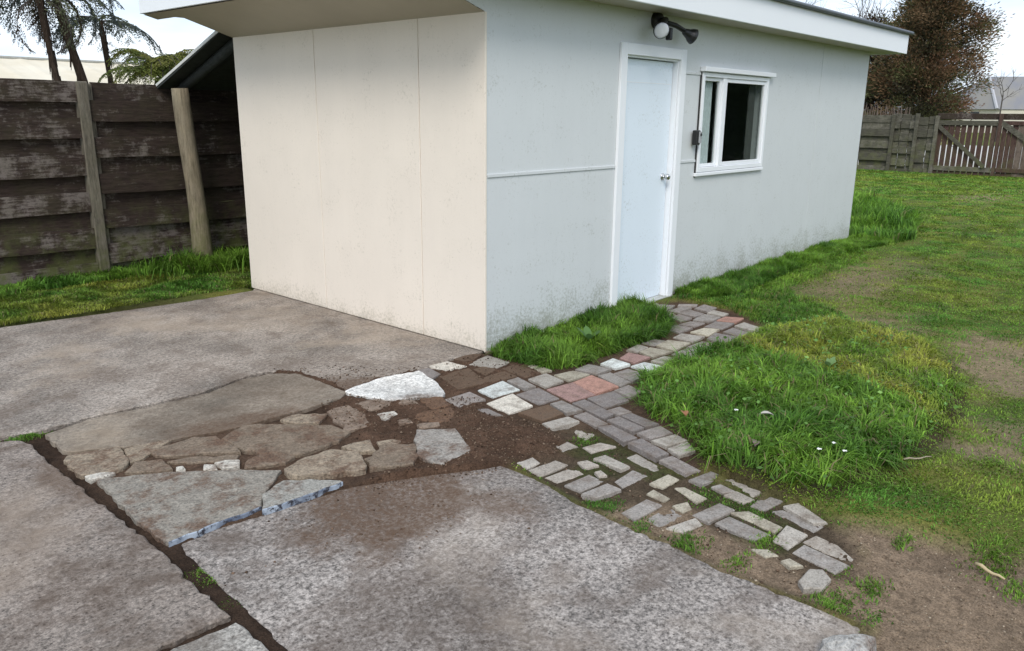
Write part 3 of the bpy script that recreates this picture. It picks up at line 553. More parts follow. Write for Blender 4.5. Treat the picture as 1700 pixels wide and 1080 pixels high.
for (x0, x1, z0, z1) in ((DX0, DX1, 0, DZ), (WX0, WX1, WZ0, WZ1)):
    b.add([(x0, 0, z0), (x0, .1, z0), (x0, .1, z1), (x0, 0, z1)], [(3, 2, 1, 0)]); b.add([(x1, 0, z0), (x1, .1, z0), (x1, .1, z1), (x1, 0, z1)], [(0, 1, 2, 3)])
    b.add([(x0, 0, z1), (x1, 0, z1), (x1, .1, z1), (x0, .1, z1)], [(0, 1, 2, 3)]); b.add([(x0, 0, z0), (x1, 0, z0), (x1, .1, z0), (x0, .1, z0)], [(3, 2, 1, 0)])
b.add([(LB, 0, 0), (LB, .1, 0), (LB, .1, ZW), (LB, 0, ZW)], [(0, 1, 2, 3)])
b.add([(OVX+.13, .0, 2.262), (0.01, .0, ZC), (.0125, 0, ZC), (.0125, 0, ZW), (OVX+.13, 0, ZW)], [(0, 1, 2, 3, 4)])   # end cheek of the sloping soffit
sw = b.build('side_wall', M_GREY, shed, fix=False)
box('back_wall', (LB-.1, .104, 0), (LB-.002, LA, ZW), M_GREY, shed, 0)
box('far_side_wall', (.094, LA-.1, 0), (LB-.104, LA-.002, ZW), M_GREY, shed, 0)
box('floor', (.1, .105, -.02), (LB-.11, LA-.11, .0), M_RUBBER, shed, 0)
# cover beads on the sheet joints of the side wall
for x0, x1, z in ((.02, 1.432, 1.161), (2.378, 2.655, 1.161), (2.378, 2.655, 1.885)): box('joint_bead', (x0, -.008, z-.011), (x1, -.0005, z+.011), M_GREY, shed, .003)
box('sheet_joint', (5.29, -.003, .05), (5.296, -.0006, ZW-.02), M_GREY, shed, 0)
# soffits
b = MB(); yA, yB = .002, LA+.4
b.add([(0.0, yA, ZC), (0.0, LA, ZC), (OVX+.135, LA, 2.262), (OVX+.135, yA, 2.262)], [(0, 1, 2, 3)])
b.add([(OVX+.135, OVY+.02, 2.262), (OVX+.135, yB-.02, 2.262), (OVX+.02, yB-.02, 2.29), (OVX+.02, OVY+.02, 2.29)], [(0, 1, 2, 3)])
b.add([(OVX+.135, LA, 2.262), (0, LA, ZC), (0, LA, ZW), (OVX+.135, LA, ZW)], [(0, 1, 2, 3)])
b.build('front_soffit', M_SOFFIT, shed, fix=False)
b = MB(); b.box((OVX+.137, OVY+.02, ZW-.012), (LB+.42, -.002, ZW+.004)); b.box((OVX+.137, LA+.003, ZW-.012), (LB+.42, yB-.02, ZW+.004)); b.box((LB+.002, .0, ZW-.012), (LB+.42, LA, ZW+.004)); b.build('side_soffit', M_SOFFIT, shed)
FT = 2.515
box('fascia', (OVX, OVY, 2.292), (LB+.45, OVY+.02, FT), M_WHITE, shed, .003)
box('fascia', (OVX-.001, OVY+.0205, 2.296), (OVX+.019, yB, FT-.002), M_WHITE, shed, .003)
box('fascia', (OVX+.0205, yB-.02, 2.296), (LB+.45, yB, FT-.002), M_WHITE, shed, .003)
box('fascia', (LB+.431, OVY+.021, 2.296), (LB+.45, yB-.021, FT-.002), M_WHITE, shed, .003)
# low hipped roof of dark steel with a rolled edge
x0, x1, y0, y1 = OVX-.03, LB+.49, OVY-.03, yB+.03; ym = (y0+y1)/2; hr = .22; zr = FT+.004
b = MB(); b.add([(x0, y0, zr), (x1, y0, zr), (x1, y1, zr), (x0, y1, zr), (x0+1.6, ym, zr+hr), (x1-1.6, ym, zr+hr)], [(0, 1, 5, 4), (1, 2, 5), (2, 3, 4, 5), (3, 0, 4), (3, 2, 1, 0)])
rf = b.build('roof', M_ROOFEDGE, shed, fix=False)
b = MB(); b.tube([(x0, y0+.006, zr+.012), (x1, y0+.006, zr+.012)], .021, 10); b.build('rolled_edge', M_ROOFEDGE, rf, True)
b = MB(); b.tube([(x0+.006, y0, zr+.012), (x0+.006, y1, zr+.012)], .021, 10); b.build('rolled_edge', M_ROOFEDGE, rf, True)
# door
fr = MB(); fr.box((DX0-.072, -.022, .0), (DX0+.012, .0, DZ+.07), .003); fr.box((DX1-.012, -.022, .0), (DX1+.072, .0, DZ+.07), .003); fr.box((DX0+.0125, -.0215, DZ-.012), (DX1-.0125, .0, DZ+.0695), .003)
fr.box((DX0+.001, .001, .0), (DX0+.025, .115, DZ-.002), .002); fr.box((DX1-.025, .001, .0), (DX1-.001, .115, DZ-.002), .002); fr.box((DX0+.0255, .001, DZ-.026), (DX1-.0255, .115, DZ-.002), .002)
fr.box((DX0+.026, .085, .0), (DX0+.038, .11, DZ-.028), .002); fr.box((DX1-.038, .085, .0), (DX1-.026, .11, DZ-.028), .002)
fr.build('door_frame', M_WHITE, shed)
dr = box('door', (DX0+.029, .045, .02), (DX1-.031, .082, DZ-.032), M_DOOR, shed, .003)
b = MB(); b.box((DX0+.04, .0435, DZ-.205), (DX1-.042, .0449, DZ-.2)); b.build('panel_line', M_WHITE, dr)
b = MB(); kx, kz = 2.205, 1.045; b.lathe((kx, .045, kz), (0, -1, 0), [(0, .03), (.006, .031), (.01, .026), (.014, .012), (.03, .011), (.036, .02), (.045, .026), (.058, .026), (.066, .02), (.069, .008)], 20); b.build('handle', M_CHROME, dr, True)
box('door_sill', (DX0-.06, -.035, .0), (DX1+.06, .12, .018), M_GREY, shed, .004)
# window
win = MB(); ox0, ox1, oz0, oz1 = 2.665, 3.965, 1.06, 1.9
win.box((ox0, -.024, oz0), (ox0+.04, .03, oz1), .003); win.box((ox1-.04, -.024, oz0), (ox1, .03, oz1), .003); win.box((ox0+.0405, -.0235, oz1-.036), (ox1-.0405, .03, oz1), .003); win.box((ox0+.0405, -.0235, oz0), (ox1-.0405, .03, oz0+.04), .003)
window = win.build('window', M_WHITE, shed)
box('mullion', (3.045, -.02, oz0+.041), (3.10, .03, oz1-.037), M_WHITE, window, .003)
for (a0, a1, yy, t) in ((ox0+.041, 3.044, .0, .028), (3.101, ox1-.041, -.012, .032)):
    s_ = MB(); z0_, z1_ = oz0+.042, oz1-.038
    s_.box((a0, yy, z0_), (a0+t, yy+.03, z1_), .002); s_.box((a1-t, yy, z0_), (a1, yy+.03, z1_), .002); s_.box((a0+t+.0005, yy+.0005, z0_), (a1-t-.0005, yy+.03, z0_+t), .002); s_.box((a0+t+.0005, yy+.0005, z1_-t), (a1-t-.0005, yy+.03, z1_), .002)
    s_.build('sash', M_WHITE, window); box('pane', (a0+t-.004, yy+.014, z0_+t-.004), (a1-t+.004, yy+.018, z1_-t+.004), M_GLASS, window, 0)
b = MB(); b.box((2.645, -.055, 1.905), (4.04, -.0005, 1.945), .004); b.build('head_flashing', M_WHITE, window)
b = MB(); b.box((2.64, -.03, 1.026), (3.975, -.0005, 1.056), .004); b.build('sill', M_WHITE, window)
box('gasket', (2.652, -.012, 1.018), (2.6635, -.0008, 1.9), M_RUBBER, window, 0)
# net curtain hanging inside
n = 40; V = []; F = []
for i in range(n+1):
    x = 2.70+i/n*.26; y = .05+.006*math.sin(i*.9)
    V += [(x, y, 1.05), (x, y, 1.92)]
F = [(2*i, 2*i+2, 2*i+3, 2*i+1) for i in range(n)]; mesh('curtain', V, F, M_CURTAIN, window)
V = []
for i in range(n+1):
    x = 3.72+i/n*.12; y = .06+.01*math.sin(i*1.1); V += [(x, y, 1.05), (x, y, 1.92)]
mesh('curtain', V, F, plain('grey_curtain', (.13, .135, .13), .9), window)

# ------------------------------------------------------------------ things fixed to the shed
lamp = tag(empty('security_light', (2.06, -.02, 2.2)), 'black twin-head security floodlight on the wall above the white door', 'floodlight')
cz = 2.25
def lrel(o): return rel(o, lamp)
hub = on(1101, 33, 1, -.07); L1 = on(1098, 50, 1, -.17); L2 = on(1143, 56, 1, -.13); mid_ = on(1122, 42, 1, -.09); sens = on(1112, 56, 1, -.1)
b = MB(); b.lathe((hub[0], 0, hub[2]), (0, -1, 0), [(0, .062), (.03, .06), (.05, .05), (.055, .03)], 20); lrel(b.build('mount', M_BLACK))
b = MB(); b.tube([(hub[0], -.04, hub[2]), (hub[0]-.01, -.1, hub[2]), tuple(L1+np.array([.02, .05, .02]))], [.02, .022, .03], 8); lrel(b.build('arm', M_BLACK, None, True))
ax1 = np.array([-.62, -.72, -.28]); b = MB(); b.lathe(L1-ax1/np.linalg.norm(ax1)*.05, ax1, [(-.055, .02), (-.04, .027), (0, .04), (.028, .056), (.05, .062), (.055, .059)], 22); sh = lrel(b.build('lamp_shade', M_BLACK, None, False))
b = MB(); b.lathe(L1-ax1/np.linalg.norm(ax1)*.05, ax1, [(.0555, .057), (.061, .048), (.064, .026), (.065, .005)], 22); o = b.build('lens', M_LENS, None, True); lrel(o)
b = MB(); b.tube([(hub[0]+.02, -.05, hub[2]-.005), tuple(mid_), tuple(L2+np.array([-.05, .01, .02]))], [.018, .02, .02], 8); lrel(b.build('arm', M_BLACK, None, True))
ax2 = np.array([.86, -.36, -.36]); b = MB(); b.lathe(L2, ax2, [(-.052, .02), (-.04, .026), (0, .038), (.025, .053), (.05, .061), (.052, .058), (.04, .042)], 22); lrel(b.build('lamp_shade', M_BLACK))
b = MB(); b.box(tuple(sens+np.array([-.016, -.02, -.045])), tuple(sens+np.array([.016, .03, .045])), .008); lrel(b.build('sensor', M_BLACK))
ks = tag(empty('key_safe', (2.585, -.012, 1.36)), 'small black wall key safe with grey keypad between door and window', 'key safe')
b = MB(); b.box((-.035, -.05, -.062), (.035, -.003, .062), .008); b.build('case', M_BLACK, ks)
b = MB(); b.box((-.005, -.062, -.045), (.037, -.0505, .05), .006); kp = b.build('keypad', M_KEYPAD, ks)
b = MB(); b.lathe((.016, -.0625, .025), (0, -1, 0), [(0, .013), (.004, .012)], 14); b.build('dial', M_BLACK, kp)

# ------------------------------------------------------------------ lean-to between shed and fence
FY = 4.5
lean = tag(empty('lean_to', (.2, 4.15, 0)), 'dark sloping lean-to roof on a round log post beside the shed', 'lean-to')
def lr(o): return rel(o, lean)
def slope(y): return 2.33-(y-LA)*(.55/1.56)
b = MB(); xa, xb = .06, 6.5
ys = [LA+.005, 4.52]; zt = [slope(y) for y in ys]
b.add([(xa, ys[0], zt[0]), (xb, ys[0], zt[0]), (xb, ys[1], zt[1]), (xa, ys[1], zt[1]), (xa, ys[0], zt[0]-.025), (xb, ys[0], zt[0]-.025), (xb, ys[1], zt[1]-.025), (xa, ys[1], zt[1]-.025)],
      [(3, 2, 1, 0), (4, 5, 6, 7), (0, 1, 5, 4), (1, 2, 6, 5), (2, 3, 7, 6), (3, 0, 4, 7)]); lr(b.build('roof', M_LEANROOF))
b = MB(); b.add([(xa-.008, ys[0], zt[0]+.012), (xa-.001, ys[0], zt[0]+.012), (xa-.001, ys[1]+.02, zt[1]+.012), (xa-.008, ys[1]+.02, zt[1]+.012), (xa-.008, ys[0], zt[0]-.02), (xa-.001, ys[0], zt[0]-.02), (xa-.001, ys[1]+.02, zt[1]-.012), (xa-.008, ys[1]+.02, zt[1]-.012)],
      [(3, 2, 1, 0), (4, 5, 6, 7), (0, 1, 5, 4), (1, 2, 6, 5), (2, 3, 7, 6), (3, 0, 4, 7)]); lr(b.build('edge_trim', M_TRIM))
for x in (.24, 1.6, 3.0, 4.4):
    b = MB(); b.tube([(x, LA+.01, slope(LA)-.08), (x, 4.44, slope(4.44)-.08)], .05, 8, jit=.1); lr(b.build('rafter', M_LEANROOF, None, True))
pt, pb = on(300, 146, 1, 4.16), on(341, 448, 1, 4.16)
b = MB(); k = np.linspace(0, 1, 14); b.tube([tuple(pb+(pt-pb)*t+np.array([.008*math.sin(5*t), .006*math.cos(7*t), 0])+np.array([0, 0, -.1*(1-t)])) for t in k], [.098-.022*t+.004*math.sin(9*t) for t in k], 16, jit=.03); lp = lr(b.build('log_post', M_LOG, None, True))
b = MB(); b.box((xb-.1, LA+.02, -.05), (xb-.06, FY-.08, 1.9)); lr(b.build('added_end_wall', M_LEANROOF))  # closing wall added at the far end, keeps the lean-to dark inside

# ------------------------------------------------------------------ boundary fence behind the lean-to: alternate boards proud and set back
def fence_run(root, posts, top, fy):
    for i, px_ in enumerate(posts):
        b = MB(); h = top+.005+rng.normal(0, .01); dx = rng.normal(0, .012)
        b.box((px_-.05, fy-.1, -.3), (px_+.05, fy+.03, h), .008); o = b.build('post', M_POSTW, root); o.rotation_euler = (0, dx*.6, 0)
        b = MB(); b.box((px_+.054, fy-.05, -.2), (px_+.095, fy-.019, h-.02), .005); o = b.build('batten', M_POSTW, root)
    for i in range(len(posts)-1):
        x0_, x1_ = posts[i]+.053, posts[i+1]-.053; proud = (i % 2 == 0); z = top+.0
        for r in range(12):
            hh = (.185 if proud else .175)+rng.normal(0, .004); zz0 = z-hh
            if zz0 < -.12: break
            if not proud: x0b = x0_+.05
            yy = fy-.078 if proud else fy-.018
            b = MB(); nseg = 10; V = []; F = []
            sag = rng.normal(0, .006); tl = rng.normal(0, .004)
            for s_ in range(nseg+1):
                t = s_/nseg; x = x0_+(.0 if proud else .045)+(x1_-x0_-(0 if proud else .045))*t; e0 = rng.normal(0, .0025); e1 = rng.normal(0, .0025); dz = sag*4*t*(1-t)+tl*(t-.5)*2; by = .006*math.sin(3*t+r)
                V += [(x, yy+by, zz0+dz+e0), (x, yy+.024+by, zz0+dz+e0), (x, yy+.024+by, z+dz+e1), (x, yy+by, z+dz+e1)]
            for s_ in range(nseg):
                for q in range(4): F.append((4*s_+q, 4*s_+(q+1) % 4, 4*s_+4+(q+1) % 4, 4*s_+4+q))
            F += [(0, 3, 2, 1), tuple(4*nseg+q for q in range(4))]
            b.add(V, F); b.build('board', M_FENCE, root)
            z = zz0-(.002 if proud else -.018); z += .012 if proud else .0; proud = not proud
fl = tag(empty('board_fence', (-.66, FY, 0)), 'tall dark weathered fence of horizontal boards behind the lean-to', 'fence')
tmp = empty('t'); fence_run(tmp, [-3.4, -.66, 2.0, 4.6, 7.2], 1.79, FY)
for c in list(tmp.children): rel(c, fl)
bpy.data.objects.remove(tmp)

# ------------------------------------------------------------------ back fence and gates
BX = 21.5
def Yb(u): return on(u, 240, 0, BX)[1]
bf = tag(empty('back_fence', (BX, 4.2, 0)), 'grey fence of rough overlapping boards between the shed and the gate', 'fence')
secs = [(7.2, Yb(1480), 1.58), (Yb(1478), Yb(1519), 1.62), (Yb(1521), Yb(1552), 1.56)]
for si, (ya, yb_, top) in enumerate(secs):
    for r in range(9):
        z1_ = top-r*.178; proud = (r+si) % 2 == 0
        cuts = [ya]+sorted([ya+(yb_-ya)*t for t in ((.35, .72) if si != 2 else (.55,))], reverse=True)+[yb_]
        for k in range(len(cuts)-1):
            dz = rng.normal(0, .012); x = BX-(.08 if proud else .03)+rng.normal(0, .012)
            b = MB(); b.box((x, cuts[k+1]+.006, max(z1_-.215+dz, -.05)), (x+.03, cuts[k]-.006, z1_+dz), .006); o = rel(b.build('board', M_BACKF), bf)
    b = MB(); b.box((BX-.13, yb_-.05, -.1), (BX-.04, yb_+.05, top+.03), .008); rel(b.build('post', M_BACKF), bf)
for k in range(26):                                   # row of thin brush stakes above the boards
    y = 5.1-k*.055+rng.normal(0, .012); h = 1.80+rng.normal(0, .05)
    b = MB(); b.tube([(BX+.05, y, 1.35), (BX+.05+rng.normal(0, .02), y+rng.normal(0, .02), h)], [.018, .012], 5); rel(b.build('stake', M_PALE), bf)
ivy_pts = []
gate = tag(empty('timber_gate', (BX, Yb(1600), 0)), 'brown timber gate with gaps between its palings and one diagonal brace', 'gate')
g2 = tag(empty('timber_gate', (BX, Yb(1690), 0)), 'close-boarded timber gate leaf with a brace falling to the right post', 'gate')
ya, yb_ = Yb(1553), Yb(1652)
n = 10; wd = (ya-yb_)/n
for k in range(n):
    y1_ = ya-k*wd; b = MB(); b.box((BX-.02, y1_-wd+.018, .02+rng.normal(0, .008)), (BX+.0, y1_-.012, 1.42+rng.normal(0, .01)), .003); o = rel(b.build('paling', M_GATE), gate)
for z in (1.34, .1): b = MB(); b.box((BX-.065, yb_, z), (BX-.022, ya, z+.13), .006); rel(b.build('rail', M_BACKF), gate)
def bar(p, q, wdt, th, m, root, name):
    p = np.array(p, float); q = np.array(q, float); d = q-p; d /= np.linalg.norm(d); nrm = np.cross(d, [1, 0, 0]); nrm /= np.linalg.norm(nrm)
    V = []
    for e in (p, q):
        for s_, t_ in ((-1, 0), (1, 0), (1, 1), (-1, 1)): V.append(e+nrm*s_*wdt/2+np.array([1, 0, 0])*t_*th)
    b = MB().add(V, [(0, 1, 2, 3), (7, 6, 5, 4), (0, 4, 5, 1), (1, 5, 6, 2), (2, 6, 7, 3), (3, 7, 4, 0)]); return rel(b.build(name, m), root)
bar((BX-.112, ya-.02, 1.33), (BX-.112, Yb(1640), .24), .1, .04, M_BACKF, gate, 'brace')
b = MB(); b.box((BX+.03, -1.5, 1.50), (BX+.09, ya+.05, 1.66), .01); o = tag(b.build('timber_beam', M_FENCE), 'dark horizontal timber beam running behind both gates', 'beam')
b = MB(); b.box((BX-.08, yb_-.10, -.1), (BX+.02, yb_-.01, 1.66), .008); rel(b.build('post', M_GATE), g2)
y = yb_-.11; k = 0
while y > -1.4:
    ww_ = .13+rng.normal(0, .015); b = MB(); b.box((BX-.02+rng.normal(0, .006), y-ww_, .02), (BX+.005, y-.004, 1.40+rng.normal(0, .03)), .003); rel(b.build('paling', M_PALE if k > 2 else M_GATE), g2); y -= ww_+.003; k += 1
bar((BX-.075, yb_-.02, 1.47), (BX-.075, Yb(1715), .88), .13, .045, M_BACKF, g2, 'brace')
for z in (.12, 1.36): b = MB(); b.box((BX-.066, -1.4, z), (BX-.024, yb_-.105, z+.11), .006); rel(b.build('rail', M_GATE), g2)

V = [(22.6, -14, .035), (48, -14, .035), (48, 9, .035), (22.6, 9, .035)]; V += [(a, b_, -.1) for a, b_, _ in V]
tag(mesh('concrete_yard', V, [(0, 1, 2, 3), (0, 4, 5, 1), (1, 5, 6, 2), (2, 6, 7, 3), (3, 7, 4, 0)], plain('pale_yard', (.5, .48, .44), .9)), 'pale concrete yard beyond the gate', None, kind='structure')
# ------------------------------------------------------------------ neighbouring houses
nh = tag(empty('neighbour_house', (3, 22, 0)), 'neighbouring house with a long cream steel roof behind the tall board fence', 'house')
ezy, rdy = 18.0, 22.5; rz = on(100, 101, 1, rdy)[2]; ez = rz-1.15
b = MB(); V = []; F = []; xs_ = np.arange(-9, 15, .19)
for i, x in enumerate(xs_):
    dz = .022 if i % 4 == 0 else 0
    V += [(x, ezy-.4, ez-.1+dz), (x, rdy, rz+dz)]
F = [(2*i, 2*i+2, 2*i+3, 2*i+1) for i in range(len(xs_)-1)]; b.add(V, F); k = len(V); b.add([(x, 2*rdy-ezy+.4 if j == 0 else rdy, ez-.1 if j == 0 else rz) for x in (-9, 15) for j in (0, 1)], [(0, 1, 3, 2)]); rel(b.build('roof', M_ROOFC, fix=False), nh)
b = MB(); b.tube([(-9, rdy, rz+.02), (15, rdy, rz+.02)], .05, 8); rel(b.build('ridge_cap', plain('grey_ridge', (.3, .3, .27), .6)), nh)
b = MB(); b.box((-8.6, ezy, -.3), (14.6, 2*rdy-ezy, ez-.02)); rel(b.build('wall', M_HWALL), nh)
rh = tag(empty('far_house', (66, 14, 0)), 'far house with grey hipped roof and cream wall beyond the gate', 'house')
e0 = gp(1655, 181, 2.42); eL = gp(1530, 182.5, 2.42); vdir = np.array([e0[0]-CAM[0], e0[1]-CAM[1]]); vdir /= np.linalg.norm(vdir); sdir = np.array([vdir[1], -vdir[0]])
e0 = np.array([*e0[:2]])
aL = (-sdir*.93+vdir*.37)*7.6; aR = (sdir*.97+vdir*.24)*22; apex = e0+aL*.5+aR*.11; rend = apex+aR*.7
dA = np.linalg.norm(apex-CAM[:2]); zrid = CAM[2]+dA*(193.5-140)/FPX/math.cos(PITCH)*.99
eb = e0+aL; er = e0+aR; ebr = e0+aL+aR
b = MB(); zz = 2.42
b.add([(*e0, zz), (*eb, zz), (*apex, zrid), (*er, zz), (*rend, zrid), (*ebr, zz)], [(1, 0, 2), (0, 3, 4, 2), (3, 5, 4), (5, 1, 2, 4), (0, 1, 5, 3)]); rr = rel(b.build('roof', M_ROOFG, fix=True), rh)
b = MB(); b.tube([(*e0, zz+.05), (*apex, zrid+.05)], .16, 6); rel(b.build('hip_cap', plain('pale_hip', (.42, .42, .45), .6)), rh)
cen = (e0+ebr)/2; wc = [c_+(cen-c_)*.06 for c_ in (e0, er, ebr, eb)]
b = MB(); b.add([(*p, -1) for p in wc]+[(*p, zz-.02) for p in wc], [(0, 1, 5, 4), (1, 2, 6, 5), (2, 3, 7, 6), (3, 0, 4, 7)]); rel(b.build('wall', M_HWALL, fix=True), rh)
for t0, t1 in ((.30, .42), (.48, .6)):
    nrm = np.array([-aL[1], aL[0]]); nrm /= np.linalg.norm(nrm); nrm = nrm if nrm@vdir < 0 else -nrm
    p, q = wc[0]+(wc[3]-wc[0])*t0+nrm*.03, wc[0]+(wc[3]-wc[0])*t1+nrm*.03
    b = MB(); p2, q2 = p-nrm*.05, q-nrm*.05; b.add([(*p, 1.5), (*q, 1.5), (*q, 2.15), (*p, 2.15), (*p2, 1.5), (*q2, 1.5), (*q2, 2.15), (*p2, 2.15)], [(0, 1, 2, 3), (7, 6, 5, 4), (0, 4, 5, 1), (1, 5, 6, 2), (2, 6, 7, 3), (3, 7, 4, 0)]); rel(b.build('window', M_WIN), rh)
ap = apex+aR*.16; b = MB(); b.tube([(*ap, zrid-.1), (*ap, zrid+3.6)], .035, 5); b.tube([(*(ap-sdir*.5), zrid+3.0), (*(ap+sdir*.5), zrid+3.1)], .025, 4); rel(b.build('aerial', M_TWIG), rh)

# ------------------------------------------------------------------ trees and ferns
def tris(name, V, F, C, m, parent=None): return mesh(name, V, F, m, parent, False, C)
def leafcloud(P, D, ln, wd, C):
    """one slim two-triangle leaf at each point P along direction D"""
    n = len(P); D = D/(np.linalg.norm(D, axis=1)[:, None]+1e-9); S = np.cross(D, rng.normal(0, 1, (n, 3))); S /= np.linalg.norm(S, axis=1)[:, None]+1e-9
    ln = ln[:, None]; wd = wd[:, None]
    V = np.stack([P, P+D*ln*.5+S*wd, P+D*ln, P+D*ln*.5-S*wd], 1).reshape(-1, 3); k = np.arange(n)*4
    F = np.concatenate([np.c_[k, k+1, k+2], np.c_[k, k+2, k+3]]); return V, F, np.repeat(C, 4, 0)
def branchy(b, p, d, ln, r, depth, spread, tips, up=.1, kids=3):
    n = 5; P = [np.array(p)]; dd = np.array(d, float)
    for i in range(n): dd = dd+rng.normal(0, .13, 3)+np.array([0, 0, up*.3]); dd /= np.linalg.norm(dd); P.append(P[-1]+dd*ln/n)
    b.tube(P, np.linspace(r, r*.55, n+1), 5 if r > .03 else 3, caps=False); tips.append((P[-1], dd, depth)); tips.append((P[3], dd, depth))
    if depth <= 0: return
    for k in range(kids):
        t = P[2+int(rng.integers(0, n-1))]; a = rng.normal(0, 1, 3); a -= dd*(a@dd); a /= np.linalg.norm(a)+1e-9; nd = dd*math.cos(spread)+a*math.sin(spread); branchy(b, t, nd, ln*rng.uniform(.55, .8), r*.5, depth-1, spread, tips, up, kids)
def conifer(base, h, rx, label, n_clump, palette, shape, group=None, low=.12):
    root = tag(empty('conifer_tree', base), label, 'tree', group); b = MB(); tips = []; base = np.array(base, float)
    tp = [base+np.array([.1*math.sin(t*3), .1*math.cos(t*2.2)-.1, t*h*.93]) for t in np.linspace(0, 1, 9)]; b.tube(tp, np.linspace(.2, .03, 9), 8)
    cl = []
    for k in range(n_clump):
        t = low+(1-low)*rng.random()**.85; az = rng.random()*2*math.pi; rad = shape(t, az)*rx*(.08+.92*rng.random()**.6)
        c = base+np.array([0, 0, t*h])+np.array([math.cos(az)*rad, math.sin(az)*rad, rng.normal(0, .12)]); cl.append((c, az, rad))
        s_ = base+np.array([0, 0, max(t*h-rad*.45, .3)]); b.tube([s_, (s_+c)/2+np.array([0, 0, .1]), c], [.035, .022, .008], 4, caps=False)
    rel(b.build('trunk', M_BARK, None, False, False), root)
    Ps, Ds, Cs, Ls = [], [], [], []
    for c, az, rad in cl:
        m_ = int(rng.integers(260, 340)); out = np.array([math.cos(az), math.sin(az), .25]); q = rng.normal(0, 1, (m_, 3))*np.array([.23, .23, .17]); Ps.append(c+q); Ds.append(out*.7+q*1.6+rng.normal(0, .35, (m_, 3))+np.array([0, 0, .15]))
        pc = np.array(palette[int(rng.integers(0, len(palette)))])*rng.uniform(.7, 1.25); Cs.append(np.clip(pc*(1+rng.normal(0, .22, (m_, 1))), .004, .5)); Ls.append(rng.uniform(.05, .13, m_))
    P = np.concatenate(Ps); ok = P[:, 2] > .4; ls = np.concatenate(Ls)
    V, F_, C = leafcloud(P[ok], np.concatenate(Ds)[ok], ls[ok], ls[ok]*.17, np.concatenate(Cs)[ok]); rel(tris('crown', V, F_, C, M_LEAF), root); return root
tb = on(1530, 180, 0, 25.5)
brown = [(.17, .092, .052), (.20, .12, .062), (.14, .11, .05), (.07, .062, .038), (.22, .145, .08), (.12, .125, .05), (.10, .11, .045), (.06, .058, .035)]
conifer((25.5, tb[1], 0), 6.6, 1.4, 'bushy rust-brown conifer standing behind the grey back fence', 400, brown, lambda t, a: (.3+.68*math.sin(min(1, t*1.15)*math.pi)**.8)*(1+.34*math.sin(a*3+t*9)+.15*math.sin(a*7-t*14))*(1 if t < .7 else (1-t)/.3*.8+.2))
tb2 = on(1455, 180, 0, 27); conifer((27, tb2[1]+.3, 0), 4.6, 1.35, 'dark brown shrubby conifer half hidden by the shed corner', 130, [(.05, .04, .025), (.075, .042, .026), (.06, .055, .03)], lambda t, a: .9*(1+.25*math.sin(a*4+t*7))*(1 if t < .6 else (1-t)/.4*.7+.3))
hr_ = tag(empty('added_hedge', (14, -9.4, 0)), 'unseen dark evergreen hedge added opposite the side wall for the window to reflect', 'hedge'); b = MB(); Ps = []  # out-of-view hedge, added so the window panes reflect something dark
for x in np.arange(3, 34, .45): b.tube([(x, -9.4, -.1), (x+rng.normal(0, .1), -9.4+rng.normal(0, .1), 1.6), (x+rng.normal(0, .2), -9.4+rng.normal(0, .2), 2.6)], [.04, .03, .01], 5, caps=False)
rel(b.build('stems', M_BARK, None, False, False), hr_); n = 60000; P = np.c_[rng.uniform(2.8, 34, n), -9.4+np.clip(rng.normal(0, .45, n), -.75, .75), rng.random(n)**.8*2.9]; P[:, 2] *= 1+.1*fbm(P[:, 0], P[:, 1], .8, 3, 5)
l_ = rng.uniform(.1, .2, n); V, F_, C = leafcloud(P, rng.normal(0, 1, (n, 3)), l_, l_*.33, np.clip(np.array([.035, .06, .025])*np.exp(rng.normal(0, .3, (n, 1))), .004, .4)); rel(tris('foliage', V, F_, C, M_LEAF), hr_)
# bare tree behind the shed roof
bt = on(1390, 60, 0, 31); root = tag(empty('bare_tree', (31, bt[1], 0)), 'leafless tree with fine grey twigs above the shed roof', 'tree'); b = MB(); tips = []
b.tube([(31, bt[1], 0), (31.05, bt[1]+.1, 1.6), (31, bt[1]+.1, 3.0)], [.22, .17, .13], 8)
for k in range(9):
    az = k*2*math.pi/9+rng.normal(0, .2); branchy(b, (31, bt[1]+.1, 2.2+.14*k), (math.cos(az)*1.0, math.sin(az)*1.0, .75), 2.2, .06, 4, .55, tips, .12, 3)
rel(b.build('trunk', M_TWIG, None, False, False), root)
sb = gp(1672, 138, 3.2); root = tag(empty('bare_shrub', (58, on(1668, 140, 0, 58)[1], 0)), 'sparse leafless sapling in front of the far grey roof', 'shrub'); b = MB(); p0 = root.location; tips = []
b.tube([(58, p0[1], 0), (58, p0[1], 3.0)], [.06, .04], 5)
for k in range(4): branchy(b, (58, p0[1], 2.6+.2*k), (rng.normal(0, .5), rng.normal(0, .6), .7), 1.0, .03, 2, .6, tips, .1, 3)
rel(b.build('stem', M_TWIG, None, False, False), root)

